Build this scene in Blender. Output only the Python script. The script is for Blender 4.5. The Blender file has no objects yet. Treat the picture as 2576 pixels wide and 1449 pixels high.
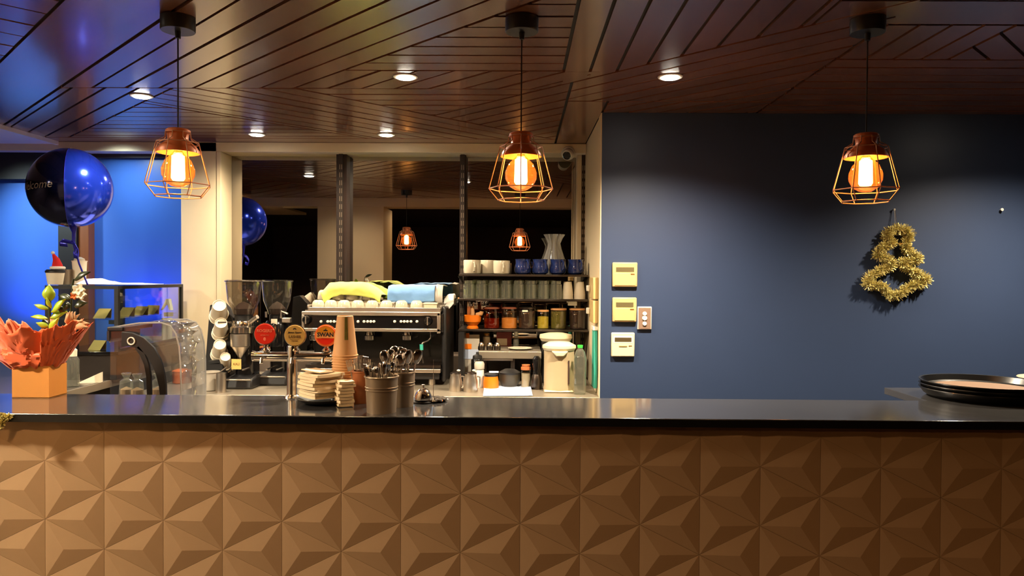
import bpy, math, random
from mathutils import Matrix, Vector, Euler, noise
random.seed(7)
R = math.radians
scene = bpy.context.scene
col = scene.collection

# ------------------------------------------------------------------ camera
F = 1860.0                       # focal length in pixels of the 2576 px wide frame
PITCH, ROLL, YAW, CAMZ = math.atan(31.5 / F), R(.35), R(.55), 1.55
_f = Vector((0, math.cos(PITCH), -math.sin(PITCH)))
_u = Vector((0, math.sin(PITCH), math.cos(PITCH)))
_r = Vector((1, 0, 0))
_rz = Matrix.Rotation(YAW, 3, 'Z')
CR = _rz @ (_r * math.cos(ROLL) + _u * math.sin(ROLL))
CU = _rz @ (_u * math.cos(ROLL) - _r * math.sin(ROLL))
CF = _rz @ _f
cam = bpy.data.cameras.new('camera')
cam.sensor_fit = 'HORIZONTAL'; cam.sensor_width = 36.0; cam.lens = 36.0 * F / 2576.0
cam.clip_start = .05
camo = bpy.data.objects.new('camera', cam); col.objects.link(camo)
m = Matrix.Identity(4)
for i in range(3):
    m[i][0], m[i][1], m[i][2] = CR[i], CU[i], -CF[i]
m[2][3] = CAMZ
camo.matrix_world = m
scene.camera = camo

# ------------------------------------------------------------------ world, exposure
w = bpy.data.worlds.new('night'); scene.world = w; w.use_nodes = True
w.node_tree.nodes['Background'].inputs[0].default_value = (.010, .010, .014, 1)
w.node_tree.nodes['Background'].inputs[1].default_value = .25
vs = scene.view_settings
vs.view_transform = 'Standard'; vs.look = 'None'; vs.gamma = 1; vs.exposure = 1.27
vs.use_curve_mapping = False
scene.cycles.max_bounces = 5; scene.cycles.diffuse_bounces = 2; scene.cycles.glossy_bounces = 3; scene.cycles.transmission_bounces = 3
scene.cycles.transparent_max_bounces = 16; scene.cycles.sample_clamp_indirect = 4.0
scene.cycles.adaptive_threshold = .03; scene.cycles.use_light_tree = False
scene.cycles.caustics_reflective = False; scene.cycles.caustics_refractive = False

WARM = (1.0, .83, .60)
def spot(name, loc, power, color=WARM, size=120, blend=.8, rad=.04, target=None):
    l = bpy.data.lights.new(name, 'SPOT'); l.energy = power; l.color = color
    l.spot_size = R(size); l.spot_blend = blend; l.shadow_soft_size = rad
    o = bpy.data.objects.new(name, l); col.objects.link(o); o.location = loc
    if target is not None:
        o.rotation_euler = (Vector(target) - Vector(loc)).to_track_quat('-Z', 'Y').to_euler()
    return o
CEIL = 2.45
# every recessed ceiling lamp of the place: x, y, watts
DOWNLIGHTS = [(-1.695, 4.76, 42), (-.858, 4.75, 56), (-1.920, 3.745, 46), (-.521, 3.365, 95), (.674, 3.35, 165), (-1.95, 2.40, 16), (2.60, 3.35, 130)]
for i, (x, y, e) in enumerate(DOWNLIGHTS):
    spot('downlight_lamp', (x, y, CEIL - .034), e, WARM, 160 if x < 0 else 140, 1)
# the lamp over the guests' side, left of the camera; it rakes along the front of the bar
spot('hall_and_fill_lamp', (-3.3, 1.70, 2.42), 320, (1, .86, .64), 165, .5, .08)
spot('hall_and_fill_lamp', (-1.44, .75, 2.44), 45, (1, .62, .30), 170, .5, .10)  # added fill that softens the facet contrast, no known fitting
spot('hall_and_fill_lamp', (1.6, -.8, CEIL - .03), 60, (1, .50, .18), 150, .9)  # added orange fill from the front, no known fitting
# cool fill added to wash the blue wall in the far left corner
spot('wall_wash_fill', (-3.62, 4.30, 2.41), 60, (.80, .96, 1.0), 54, 1, .05, (-3.35, 5.20, 1.82))
spot('wall_wash_fill', (-2.72, 4.86, 2.43), 13, (.80, .96, 1.0), 140, 1, .05, (-2.72, 5.15, 1.6))
# added blue fill behind and beside the cake cabinet, shining up the wall
spot('blue_wall_fill', (-2.60, 4.97, 1.20), 6, (.04, .09, 1.0), 150, 1, .05, (-2.62, 5.19, 1.75))
spot('blue_wall_fill', (-3.45, 4.97, 1.20), 4, (.04, .09, 1.0), 150, 1, .05, (-3.45, 5.19, 1.75))

def at(u, v, Y):
    """the point of the vertical plane at depth Y seen at photo pixel (u, v)"""
    d = CR * (u - 1288) + CU * (724.5 - v) + CF * F
    return Vector((0, 0, CAMZ)) + d * (Y / d.y)
def on(u, v, Z):
    """the point of the horizontal plane at height Z seen at photo pixel (u, v)"""
    d = CR * (u - 1288) + CU * (724.5 - v) + CF * F
    return Vector((0, 0, CAMZ)) + d * ((Z - CAMZ) / d.z)

# ------------------------------------------------------------------ materials
def lin(c):
    f = lambda x: x / 12.92 if x <= .04045 else ((x + .055) / 1.055) ** 2.4
    return (f(c[0] / 255), f(c[1] / 255), f(c[2] / 255), 1)
M = {}
def nodes(name):
    mt = bpy.data.materials.new(name); mt.use_nodes = True
    n = mt.node_tree.nodes; n.clear(); M[name] = mt
    return mt, n, mt.node_tree.links
def mat(name, c, rough=.5, metal=0, var=.12, scale=12, bump=0, bscale=60, spec=.5, coat=0, emit=None, estr=0, sheen=0, trans=0, stretch=None, rnd=0):
    mt, n, l = nodes(name)
    out = n.new('ShaderNodeOutputMaterial'); b = n.new('ShaderNodeBsdfPrincipled')
    l.new(b.outputs[0], out.inputs[0])
    tc = n.new('ShaderNodeTexCoord'); src = tc.outputs['Object']
    if stretch:
        mp = n.new('ShaderNodeMapping'); mp.inputs['Scale'].default_value = stretch
        l.new(src, mp.inputs['Vector']); src = mp.outputs[0]
    nz = n.new('ShaderNodeTexNoise'); nz.inputs['Scale'].default_value = scale; nz.inputs['Detail'].default_value = 4
    l.new(src, nz.inputs['Vector'])
    mx = n.new('ShaderNodeMix'); mx.data_type = 'RGBA'
    c = lin(c)
    mx.inputs[6].default_value = tuple(x * (1 - var) for x in c[:3]) + (1,)
    mx.inputs[7].default_value = tuple(min(1, x * (1 + var)) for x in c[:3]) + (1,)
    l.new(nz.outputs[0], mx.inputs[0])
    csrc = mx.outputs[2]
    if rnd:
        oi = n.new('ShaderNodeObjectInfo'); hs = n.new('ShaderNodeHueSaturation')
        mr = n.new('ShaderNodeMapRange'); mr.inputs[3].default_value = 1 - rnd; mr.inputs[4].default_value = 1 + rnd
        l.new(oi.outputs['Random'], mr.inputs[0]); l.new(mr.outputs[0], hs.inputs['Value'])
        l.new(csrc, hs.inputs['Color']); csrc = hs.outputs[0]
    l.new(csrc, b.inputs['Base Color'])
    b.inputs['Roughness'].default_value = rough; b.inputs['Metallic'].default_value = metal
    b.inputs['Specular IOR Level'].default_value = spec; b.inputs['Coat Weight'].default_value = coat
    b.inputs['Coat Roughness'].default_value = .14 if name == 'wood_ceiling' else .08
    b.inputs['Sheen Weight'].default_value = sheen; b.inputs['Transmission Weight'].default_value = trans
    if emit:
        b.inputs['Emission Color'].default_value = lin(emit); b.inputs['Emission Strength'].default_value = estr
    if bump:
        n2 = n.new('ShaderNodeTexNoise'); n2.inputs['Scale'].default_value = bscale; n2.inputs['Detail'].default_value = 5
        l.new(src, n2.inputs['Vector'])
        bp = n.new('ShaderNodeBump'); bp.inputs['Strength'].default_value = bump; bp.inputs['Distance'].default_value = .004
        l.new(n2.outputs[0], bp.inputs['Height']); l.new(bp.outputs[0], b.inputs['Normal'])
    return mt
def glass(name, tint=(235, 240, 235), base=.06, edge=.55, rough=.03, haze=0, hazec=(255, 255, 255), refl=(1, 1, 1)):
    """thin clear sheet: transparent, with reflection growing towards grazing angles"""
    mt, n, l = nodes(name)
    out = n.new('ShaderNodeOutputMaterial')
    tr = n.new('ShaderNodeBsdfTransparent'); tr.inputs[0].default_value = lin(tint)
    gl = n.new('ShaderNodeBsdfGlossy'); gl.inputs['Roughness'].default_value = rough; gl.inputs[0].default_value = refl + (1,)
    lw = n.new('ShaderNodeLayerWeight'); lw.inputs[0].default_value = .5
    pw = n.new('ShaderNodeMath'); pw.operation = 'POWER'; pw.inputs[1].default_value = 2.5
    ma = n.new('ShaderNodeMath'); ma.operation = 'MULTIPLY_ADD'; ma.inputs[1].default_value = edge; ma.inputs[2].default_value = base
    ma.use_clamp = True
    l.new(lw.outputs['Facing'], pw.inputs[0]); l.new(pw.outputs[0], ma.inputs[0])
    first = tr.outputs[0]
    if haze:
        df = n.new('ShaderNodeBsdfTranslucent'); df.inputs[0].default_value = lin(hazec)
        d2 = n.new('ShaderNodeBsdfDiffuse'); d2.inputs[0].default_value = lin(hazec)
        ad = n.new('ShaderNodeMixShader'); l.new(df.outputs[0], ad.inputs[1]); l.new(d2.outputs[0], ad.inputs[2])
        m2 = n.new('ShaderNodeMixShader'); m2.inputs[0].default_value = haze
        l.new(tr.outputs[0], m2.inputs[1]); l.new(ad.outputs[0], m2.inputs[2]); first = m2.outputs[0]
    mx = n.new('ShaderNodeMixShader')
    l.new(ma.outputs[0], mx.inputs[0]); l.new(first, mx.inputs[1]); l.new(gl.outputs[0], mx.inputs[2])
    l.new(mx.outputs[0], out.inputs[0])
    return mt
def emitter(name, c, s):
    mt, n, l = nodes(name)
    out = n.new('ShaderNodeOutputMaterial'); e = n.new('ShaderNodeEmission')
    e.inputs[0].default_value = c + (1,); e.inputs[1].default_value = s; l.new(e.outputs[0], out.inputs[0])
    return mt

mat('wood_ceiling', (122, 80, 62), .27, var=.3, scale=5, bump=.05, bscale=40, rnd=.10, spec=.9, coat=.5)
mat('groove', (14, 10, 9), .7)
mat('cream_paint', (228, 208, 172), .6, var=.03, bump=.03)
mat('plaster', (236, 212, 172), .7, var=.04)
mat('navy_wall', (47, 61, 90), .42, var=.05, scale=6, bump=.05, bscale=220)
mat('blue_wall', (60, 104, 184), .30, var=.05, scale=4)
mat('dark_wood', (40, 24, 17), .5, var=.2)
mat('post_wood', (120, 66, 30), .4, var=.25, stretch=(8, 8, 1), scale=4)
mat('lintel', (7, 7, 8), .6)
mat('black_paint', (16, 15, 16), .45)
mat('slot_metal', (58, 50, 44), .4, .6)
mat('slot_hole', (150, 135, 120), .3, .8)
mat('floor', (58, 46, 38), .5, var=.2)
mat('hall_wall', (60, 46, 38), .7)
mat('counter_top', (58, 57, 57), .14, var=.2, scale=7, spec=1.0, coat=.4, bump=.02, bscale=14)
mat('counter_edge', (13, 13, 15), .3)
mat('facet_tile', (174, 140, 104), .62, var=.05, scale=20, bump=.06, bscale=300, spec=.25)
mat('chrome', (228, 220, 210), .16, 1, var=.04)
mat('steel', (205, 195, 182), .34, 1, var=.08, scale=20)
mat('steel_dark', (90, 82, 76), .32, 1, var=.1)
mat('black_gloss', (14, 13, 14), .18, coat=.4)
mat('black_plastic', (24, 23, 24), .42)
mat('white_ceramic', (206, 194, 168), .22, coat=.4, var=.03)
mat('white_plastic', (232, 226, 212), .35, var=.03)
mat('cream_plastic', (216, 202, 168), .35, var=.03)
mat('blue_ceramic', (34, 50, 104), .15, coat=.6, var=.2, stretch=(30, 30, 2), scale=3)
mat('copper', (216, 118, 64), .42, .15, var=.1)
mat('copper_wire', (214, 158, 124), .42, .3, var=.06)
mat('cord', (28, 22, 20), .6)
mat('kraft', (214, 138, 56), .6, var=.06, bump=.05)
mat('tissue', (232, 96, 34), .55, var=.3, scale=9, sheen=.2, rnd=.0)
mat('tissue_pink', (240, 132, 92), .55, var=.2, scale=9)
mat('leaf_light', (150, 178, 40), .35, var=.25, coat=.2)
mat('leaf_dark', (44, 52, 26), .35, var=.3, coat=.2)
mat('dry_leaf', (168, 128, 88), .6, var=.3)
mat('flower_white', (226, 222, 196), .6)
mat('flower_orange', (214, 110, 40), .6)
mat('cup_paper', (236, 222, 196), .5, var=.03)
mat('kraft_cup', (224, 172, 118), .5, var=.04)
mat('napkin', (240, 216, 176), .75, var=.06, bump=.15)
mat('pail', (178, 158, 134), .34, .6, var=.12)
mat('terracotta', (170, 98, 52), .5, var=.15)
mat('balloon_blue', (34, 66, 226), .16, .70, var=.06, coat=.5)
mat('balloon_shaded', (12, 18, 60), .14, .8, coat=.5)  # same blue foil, its dark reflection put into the colour
mat('ribbon_blue', (44, 44, 170), .25, .4)
mat('red_felt', (206, 24, 24), .85, bump=.2)
mat('white_felt', (240, 232, 220), .9, bump=.3)
mat('yellow_cloth', (200, 206, 98), .85, var=.06, bump=.25, sheen=.3)
mat('green_cloth', (128, 146, 44), .85, var=.1, bump=.25, sheen=.3)
mat('blue_cloth', (104, 148, 198), .85, var=.08, bump=.3, sheen=.3)
mat('gold_tinsel', (255, 226, 150), .22, .30, var=.25, scale=200)
mat('badge_red', (222, 44, 26), .3, coat=.5, var=.1)
mat('badge_tan', (196, 156, 84), .3, coat=.5, var=.1)
mat('badge_orange', (232, 108, 36), .3, coat=.5, var=.06)
mat('badge_amber', (222, 146, 34), .3, coat=.5, var=.06)
mat('badge_cream', (240, 168, 104), .4)
mat('ink_dark', (34, 24, 16), .5)
mat('ink_brown', (110, 78, 24), .5)
mat('ink_pale', (240, 120, 90), .5)
mat('ink_white', (188, 172, 160), .4)
mat('lcd', (96, 86, 58), .25, coat=.4)
mat('lcd_dark', (78, 66, 44), .25, coat=.4)
mat('beige_plastic', (198, 168, 112), .4, var=.03)
mat('socket_face', (128, 104, 88), .4)
mat('orange_plastic', (234, 120, 22), .35, var=.08)
mat('dark_bowl', (62, 54, 40), .4, var=.2)
mat('green_label', (150, 200, 90), .6)
mat('paper', (226, 230, 240), .7, var=.03)
mat('blue_paper', (188, 200, 224), .7, var=.05)
mat('teal', (60, 168, 148), .4, var=.2)
mat('brown_powder', (120, 62, 34), .8, var=.2)
mat('orange_powder', (222, 138, 56), .8, var=.15)
mat('coffee', (56, 34, 24), .8, var=.3)
mat('yellow_mix', (196, 176, 50), .8, var=.3, scale=60)
mat('green_mix', (110, 104, 40), .8, var=.4, scale=60)
mat('lid_wood', (206, 150, 96), .5, var=.1)
mat('bench_steel', (158, 146, 128), .35, .6, var=.08)
mat('bench_front', (92, 78, 66), .5)
mat('side_bench_top', (74, 68, 62), .22, var=.2)
mat('price_card', (228, 182, 100), .6)
mat('urn_body', (172, 152, 120), .4, var=.04)
mat('grey_pot', (186, 176, 160), .4)
mat('orange_food', (226, 112, 46), .5)
mat('tray_black', (12, 12, 13), .3, coat=.3)
mat('tray_cork', (118, 90, 68), .7, var=.08, bump=.15)
mat('print_red', (120, 34, 26), .5)
mat('green_cap', (60, 200, 70), .35)
mat('brush_wood', (222, 150, 90), .5)
glass('window_glass', (40, 40, 44), .46, .4, .012, refl=(1, .94, .86))
glass('clear', (240, 244, 240), .05, .6)
glass('clear_jar', (230, 226, 214), .07, .5)
glass('amber_jar', (216, 130, 84), .06, .5)
glass('hopper', (206, 200, 192), .05, .75, .05, haze=.03, hazec=(200, 190, 180))
glass('acrylic', (244, 246, 250), .06, .7, .05, haze=.012, hazec=(230, 230, 240))
glass('pet', (236, 240, 232), .06, .6, .06, haze=.10, hazec=(240, 236, 220))
glass('bulb_glass', (255, 206, 140), .05, .5, .02, haze=.06, hazec=(255, 150, 70))
glass('cut_glass', (226, 226, 224), .12, .7, .04, haze=.36, hazec=(250, 246, 238))
glass('glassware', (222, 226, 212), .10, .7, .04, haze=.16, hazec=(228, 226, 208))
glass('shelf_glass', (236, 246, 250), .08, .6)
emitter('filament', (1.0, .62, .28), 40)
emitter('led_face', (1.0, .90, .74), 26)

# ------------------------------------------------------------------ mesh helpers
class MB:
    def __init__(s): s.v = []; s.f = []
    def add(s, vs_, fs, T=None):
        o = len(s.v)
        s.v += [tuple(T @ Vector(p)) if T else tuple(p) for p in vs_]
        s.f += [tuple(i + o for i in f) for f in fs]
        return s
    def box(s, x0, x1, y0, y1, z0, z1, T=None):
        return s.add([(x0, y0, z0), (x1, y0, z0), (x1, y1, z0), (x0, y1, z0), (x0, y0, z1), (x1, y0, z1), (x1, y1, z1), (x0, y1, z1)],
                     [(0, 3, 2, 1), (4, 5, 6, 7), (0, 1, 5, 4), (1, 2, 6, 5), (2, 3, 7, 6), (3, 0, 4, 7)], T)
    def cb(s, c, d, T=None):
        return s.box(c[0] - d[0] / 2, c[0] + d[0] / 2, c[1] - d[1] / 2, c[1] + d[1] / 2, c[2] - d[2] / 2, c[2] + d[2] / 2, T)
    def lathe(s, prof, n=24, T=None, ribs=0, rib=0, sx=1, sy=1):
        vs_ = []; fs = []
        for r, z in prof:
            for k in range(n):
                a = 2 * math.pi * k / n
                rr = r * (1 + rib * math.cos(ribs * a)) if ribs else r
                vs_.append((rr * math.cos(a) * sx, rr * math.sin(a) * sy, z))
        for i in range(len(prof) - 1):
            for k in range(n):
                a, b = i * n + k, i * n + (k + 1) % n
                fs.append((a, b, b + n, a + n))
        if prof[0][0] > 1e-6: fs.append(tuple(reversed(range(n))))
        if prof[-1][0] > 1e-6: fs.append(tuple(range((len(prof) - 1) * n, len(prof) * n)))
        return s.add(vs_, fs, T)
    def shell(s, prof, n=24, T=None, **k):
        """lathe without end caps"""
        q = MB(); q.lathe(prof, n, None, **k)
        q.f = [f for f in q.f if len(f) == 4 or n == 4]
        return s.add(q.v, q.f, T)
    def tube(s, pts, r, n=8, closed=False, T=None):
        pts = [Vector(p) for p in pts]; N = len(pts); vs_ = []; fs = []
        up = Vector((.13, .31, .94)).normalized()
        for i, p in enumerate(pts):
            if closed: d = pts[(i + 1) % N] - pts[i - 1]
            else: d = pts[min(i + 1, N - 1)] - pts[max(i - 1, 0)]
            if d.length < 1e-9: d = Vector((0, 0, 1))
            d.normalize()
            a = up - d * up.dot(d)
            if a.length < 1e-3: a = Vector((1, 0, 0)) - d * d.x
            a.normalize(); b = d.cross(a); up = a
            rr = r[i] if isinstance(r, (list, tuple)) else r
            for k in range(n):
                t = 2 * math.pi * k / n
                vs_.append(p + a * math.cos(t) * rr + b * math.sin(t) * rr)
        for i in range(N if closed else N - 1):
            j = (i + 1) % N
            for k in range(n):
                fs.append((i * n + k, i * n + (k + 1) % n, j * n + (k + 1) % n, j * n + k))
        if not closed:
            fs.append(tuple(reversed(range(n)))); fs.append(tuple(range((N - 1) * n, N * n)))
        return s.add(vs_, fs, T)
    def prism(s, poly, a0, a1, axis='z', T=None):
        """polygon in the plane across axis, extruded from a0 to a1"""
        n = len(poly)
        f = {'z': lambda p, t: (p[0], p[1], t), 'y': lambda p, t: (p[0], t, p[1]), 'x': lambda p, t: (t, p[0], p[1])}[axis]
        vs_ = [f(p, a0) for p in poly] + [f(p, a1) for p in poly]
        fs = [tuple(reversed(range(n))), tuple(range(n, 2 * n))] + [(i, (i + 1) % n, n + (i + 1) % n, n + i) for i in range(n)]
        return s.add(vs_, fs, T)
    def grid(s, fn, nu, nv, T=None):
        vs_ = [fn(i / nu, j / nv) for j in range(nv + 1) for i in range(nu + 1)]
        fs = [(j * (nu + 1) + i, j * (nu + 1) + i + 1, (j + 1) * (nu + 1) + i + 1, (j + 1) * (nu + 1) + i) for j in range(nv) for i in range(nu)]
        return s.add(vs_, fs, T)
    def mesh(s, name, material, ang=35):
        me = bpy.data.meshes.new(name); me.from_pydata(s.v, [], s.f); me.validate(); me.update()
        import bmesh as _b
        bm = _b.new(); bm.from_mesh(me); _b.ops.recalc_face_normals(bm, faces=bm.faces); bm.to_mesh(me); bm.free()
        me.polygons.foreach_set('use_smooth', [True] * len(me.polygons))
        me.set_sharp_from_angle(angle=R(ang))
        me.materials.append(M[material]); return me
    def build(s, name, material, parent=None, bevel=0, solid=0, ang=35, loc=None):
        o = bpy.data.objects.new(name, s.mesh(name, material, ang)); col.objects.link(o)
        if parent: o.parent = parent
        if loc is not None: o.location = loc
        if solid:
            md = o.modifiers.new('thickness', 'SOLIDIFY'); md.thickness = solid; md.offset = 0
        if bevel:
            md = o.modifiers.new('bevel', 'BEVEL'); md.width = bevel; md.segments = 2; md.limit_method = 'ANGLE'
        return o
def tag(o, label=None, cat=None, group=None, kind=None):
    if label: o['label'] = label
    if cat: o['category'] = cat
    if group: o['group'] = group
    if kind: o['kind'] = kind
    return o
def thing(name, label, cat, loc=(0, 0, 0), rz=0, group=None):
    o = bpy.data.objects.new(name, None); col.objects.link(o); o.empty_display_size = .05
    o.location = loc; o.rotation_euler = (0, 0, rz)
    return tag(o, label, cat, group)
def dup(root, loc, label=None, rz=None):
    r = root.copy(); col.objects.link(r); r.location = loc
    if rz is not None: r.rotation_euler = (r.rotation_euler[0], r.rotation_euler[1], rz)
    if label: r['label'] = label
    for ch in [c for c in bpy.data.objects if c.parent == root]:
        c = ch.copy(); col.objects.link(c); c.parent = r
        for g in [g_ for g_ in bpy.data.objects if g_.parent == ch]:
            d = g.copy(); col.objects.link(d); d.parent = c
    return r
def struct(mb, name, material, parent=None, bevel=0):
    o = mb.build(name, material, parent, bevel)
    if not parent: o['kind'] = 'structure'
    return o
def text(s, size, material, parent, loc, name='lettering', depth=.0006, shear=0, rz=0, sx=1, bold=0):
    cu = bpy.data.curves.new(name, 'FONT'); cu.body = s; cu.size = size; cu.extrude = depth; cu.shear = shear; cu.offset = bold
    cu.align_x = 'CENTER'; cu.align_y = 'CENTER'; cu.resolution_u = 2
    o = bpy.data.objects.new(name, cu); col.objects.link(o)
    bpy.context.view_layer.update()
    me = bpy.data.meshes.new_from_object(o.evaluated_get(bpy.context.evaluated_depsgraph_get()))
    bpy.data.objects.remove(o); me.materials.clear(); me.materials.append(M[material]); me.name = name
    o = bpy.data.objects.new(name, me); col.objects.link(o)
    o.rotation_euler = (R(90), 0, rz); o.scale = (sx, 1, 1); o.location = loc
    if parent: o.parent = parent
    return o
def circ(c, r, n=24, axis='z'):
    out = []
    for k in range(n):
        a = 2 * math.pi * k / n
        p = {'z': (math.cos(a), math.sin(a), 0), 'y': (math.cos(a), 0, math.sin(a)), 'x': (0, math.cos(a), math.sin(a))}[axis]
        out.append(Vector(c) + Vector(p) * r)
    return out
def aim(loc, d):
    """matrix that turns local +Z into direction d at loc"""
    return Matrix.Translation(loc) @ Vector(d).to_track_quat('Z', 'Y').to_matrix().to_4x4()
# ================================================================== the setting
GLASS_Y = 5.24
struct(MB().box(-4.7, 4.3, -3.6, 6.4, -.06, 0), 'floor', 'floor')
struct(MB().box(-4.7, 4.3, -3.7, -3.6, 0, 2.8), 'wall_rear', 'hall_wall')
struct(MB().box(-4.8, -4.7, -3.7, 6.4, 0, 2.8), 'wall_left', 'hall_wall')
struct(MB().box(4.3, 4.4, -3.7, 6.4, 0, 2.8), 'wall_right', 'hall_wall')
struct(MB().box(.452, 4.3, 4.10, 4.22, 0, 2.452), 'wall_navy', 'navy_wall')
struct(MB().box(.452, .60, 4.2205, 5.40, 0, 2.452), 'wall_return', 'cream_paint')
struct(MB().box(.4505, .4519, 4.101, 4.112, .0, 2.452).box(.4465, .4518, 4.10, 4.2204, 0, 2.45), 'trim_1', 'cream_paint')
pillar_x0, pillar_x1 = at(455, 560, 5.05).x, at(545, 560, 5.05).x
struct(MB().box(pillar_x0, pillar_x1, 5.05, 5.36, 0, 2.449), 'wall_pier', 'cream_paint', bevel=.004)
struct(MB().box(-4.69, .4515, 5.05, 5.36, at(1000, 383.5, 5.05).z, 2.449), 'wall_header', 'cream_paint', bevel=.003)
struct(MB().box(-2.045, .4515, 5.10, 5.36, 0, .99), 'wall_sill', 'bench_front')
struct(MB().box(-4.7, pillar_x0 - .001, 5.20, 5.36, 0, 2.375), 'wall_blue', 'blue_wall')
struct(MB().box(-4.7, -3.17, -.5, 5.36, 2.432, 2.50), 'ceiling_soffit', 'plaster')
struct(MB().box(-3.176, -3.160, 1.75, 5.05, 2.424, 2.452), 'trim_2', 'cream_paint')
# dark lintel, dark column and timber post in front of the blue wall
zt = at(60, 452, 5.16).z
struct(MB().box(-4.7, at(150, 500, 5.12).x, 5.12, 5.198, zt, at(60, 379, 5.12).z), 'trim_3', 'lintel')
struct(MB().box(at(150, 500, 5.12).x + .001, at(196, 500, 5.12).x, 5.10, 5.198, .95, at(170, 380, 5.1).z), 'trim_4', 'black_paint')
struct(MB().box(at(196, 500, 5.12).x + .001, at(222, 500, 5.12).x, 5.12, 5.198, .95, at(170, 380, 5.12).z), 'trim_5', 'post_wood', bevel=.004)
struct(MB().box(at(223, 500, 5.16).x, pillar_x0 - .001, 5.16, 5.198, at(340, 397, 5.16).z, at(340, 380, 5.16).z), 'trim_6', 'dark_wood')

# the window: frame, three panes between slotted shelving standards
jl, jr = -2.043, .4512
hz = at(1000, 383.5, 5.05).z
win = MB().box(jl - .03, jl, 5.045, 5.24, .99, hz).box(jr - .055, jr - .001, 5.12, 5.24, .99, hz)
win_o = struct(win, 'window_1', 'cream_paint', bevel=.002)
stand_px = [(556, 10), (857, 26), (1163, 15), (1467, 10)]
edges = []
for u, wpx in stand_px:
    x = at(u, 600, 5.12).x; hw = wpx * 5.12 / F / 2
    if u == 857 or u == 1163:
        mb = MB().box(x - hw, x + hw, 5.14, 5.25, .99, hz)
        o = mb.build('mullion', 'dark_wood', win_o)
    st = MB().box(x - .014, x + .014, 5.118, 5.139, .99, hz).build('slotted_standard', 'slot_metal', win_o)
    sl = MB()
    for k in range(24):
        z = hz - .09 - k * .055
        if z < 1.05: break
        sl.box(x - .009, x - .004, 5.1165, 5.1179, z - .017, z + .017).box(x + .004, x + .009, 5.1165, 5.1179, z - .017, z + .017)
    o = sl.build('slot_row', 'slot_hole', st); o['kind'] = 'stuff'
    edges.append((x, hw))
for i in range(3):
    a = edges[i][0] + .001; b = edges[i + 1][0] - .001
    MB().box(a, b, GLASS_Y, GLASS_Y + .006, .99, hz).build('pane', 'window_glass', win_o)
struct(MB().box(-2.6, .6, 6.0, 6.05, 0, 2.8), 'wall_outside', 'black_paint')

# ---- the board ceiling: every board a piece with open joints
def clip(poly, a, b, c):                      # keep a*x + b*y <= c
    out = []
    for i in range(len(poly)):
        p, q = poly[i - 1], poly[i]
        dp, dq = a * p[0] + b * p[1] - c, a * q[0] + b * q[1] - c
        if (dp < 0) != (dq < 0):
            t = dp / (dp - dq); out.append((p[0] + (q[0] - p[0]) * t, p[1] + (q[1] - p[1]) * t))
        if dq <= 0: out.append(q)
    return out
def area(p): return abs(sum(p[i - 1][0] * p[i][1] - p[i][0] * p[i - 1][1] for i in range(len(p)))) / 2
ceiling = struct(MB().box(-3.16, 4.3, 1.80, 5.40, 2.462, 2.52), 'ceiling', 'groove')
G = .0068                                     # half a joint
def S_(lo, hi): return [(-1, -1, -lo), (1, 1, hi)]     # lo < x + y < hi
def D_(lo, hi): return [(1, -1, -lo), (-1, 1, hi)]     # lo < y - x < hi
def X_(lo, hi): return [(-1, 0, -lo), (1, 0, hi)]
def Y_(lo, hi): return [(0, -1, -lo), (0, 1, hi)]
PW = .1636
def boards(halves, dirn, start, pitch):
    rect = [(-3.16, 1.80), (4.3, 1.80), (4.3, 5.058), (-3.16, 5.058)]
    for a, b, c in halves:
        rect = clip(rect, a, b, c - G * math.hypot(a, b))
        if len(rect) < 3: return
    g = {'s': (1, 1), 'd': (-1, 1), 'x': (1, 0), 'y': (0, 1)}[dirn]
    val = [g[0] * p[0] + g[1] * p[1] for p in rect]
    k0 = math.floor((min(val) - start) / pitch); k1 = math.ceil((max(val) - start) / pitch)
    L = math.hypot(*g)
    for k in range(k0, k1):
        lo, hi = start + k * pitch, start + (k + 1) * pitch
        p = clip(rect, -g[0], -g[1], -(lo + G * L)); p = clip(p, g[0], g[1], hi - G * L) if len(p) > 2 else p
        if len(p) > 2 and area(p) > 4e-4:
            dz = random.uniform(-.0012, .0012)
            q = [p[0]]
            for t in p[1:]:
                if math.hypot(t[0] - q[-1][0], t[1] - q[-1][1]) > 1e-4: q.append(t)
            if len(q) > 2: MB().prism(q, 2.450 + dz, 2.4615).build('board', 'wood_ceiling', ceiling)
BIG = 99
boards(S_(-BIG, .93), 'd', .05, PW * 1.5)
boards(S_(.93, 1.35), 's', .93, .42)
boards(S_(1.35, 2.49) + Y_(0, 3.59), 's', 2.49, PW)
boards(S_(1.35, 1.90) + Y_(3.59, 4.9), 's', 1.90, PW)
boards(S_(1.90, BIG) + D_(5.90, BIG) + Y_(3.59, 4.9), 'y', 3.66, .1165)
boards(S_(1.90, BIG) + D_(4.68, 5.90) + Y_(3.59, 4.9), 'd', 4.68, PW)
boards(S_(1.35, BIG) + Y_(4.9, 5.06) + X_(-4, .24), 'y', 4.9, .17)
boards(S_(2.49, 3.70) + Y_(3.27, 3.59), 's', 2.49, PW)
boards(S_(2.49, BIG) + Y_(0, 3.27) + X_(-9, .19), 'y', 2.4706, .1142)
boards(D_(-BIG, 4.68) + S_(-BIG, 3.70) + Y_(3.59, 9), 'y', 3.59, .115)
boards(S_(3.70, BIG) + D_(-BIG, 4.68) + X_(-9, .24) + Y_(0, 4.9), 's', 3.70, PW)
boards(S_(3.70, BIG) + X_(.24, 1.30) + Y_(0, 3.83), 's', 3.70, PW)
boards(X_(.24, .452) + Y_(3.83, 5.06), 'x', .24, .213)
boards(X_(.452, 1.30) + Y_(3.83, 4.10), 's', 3.70, PW)
boards(X_(.19, 1.04) + S_(-BIG, 3.70), 'x', .19, .1165)
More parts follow.
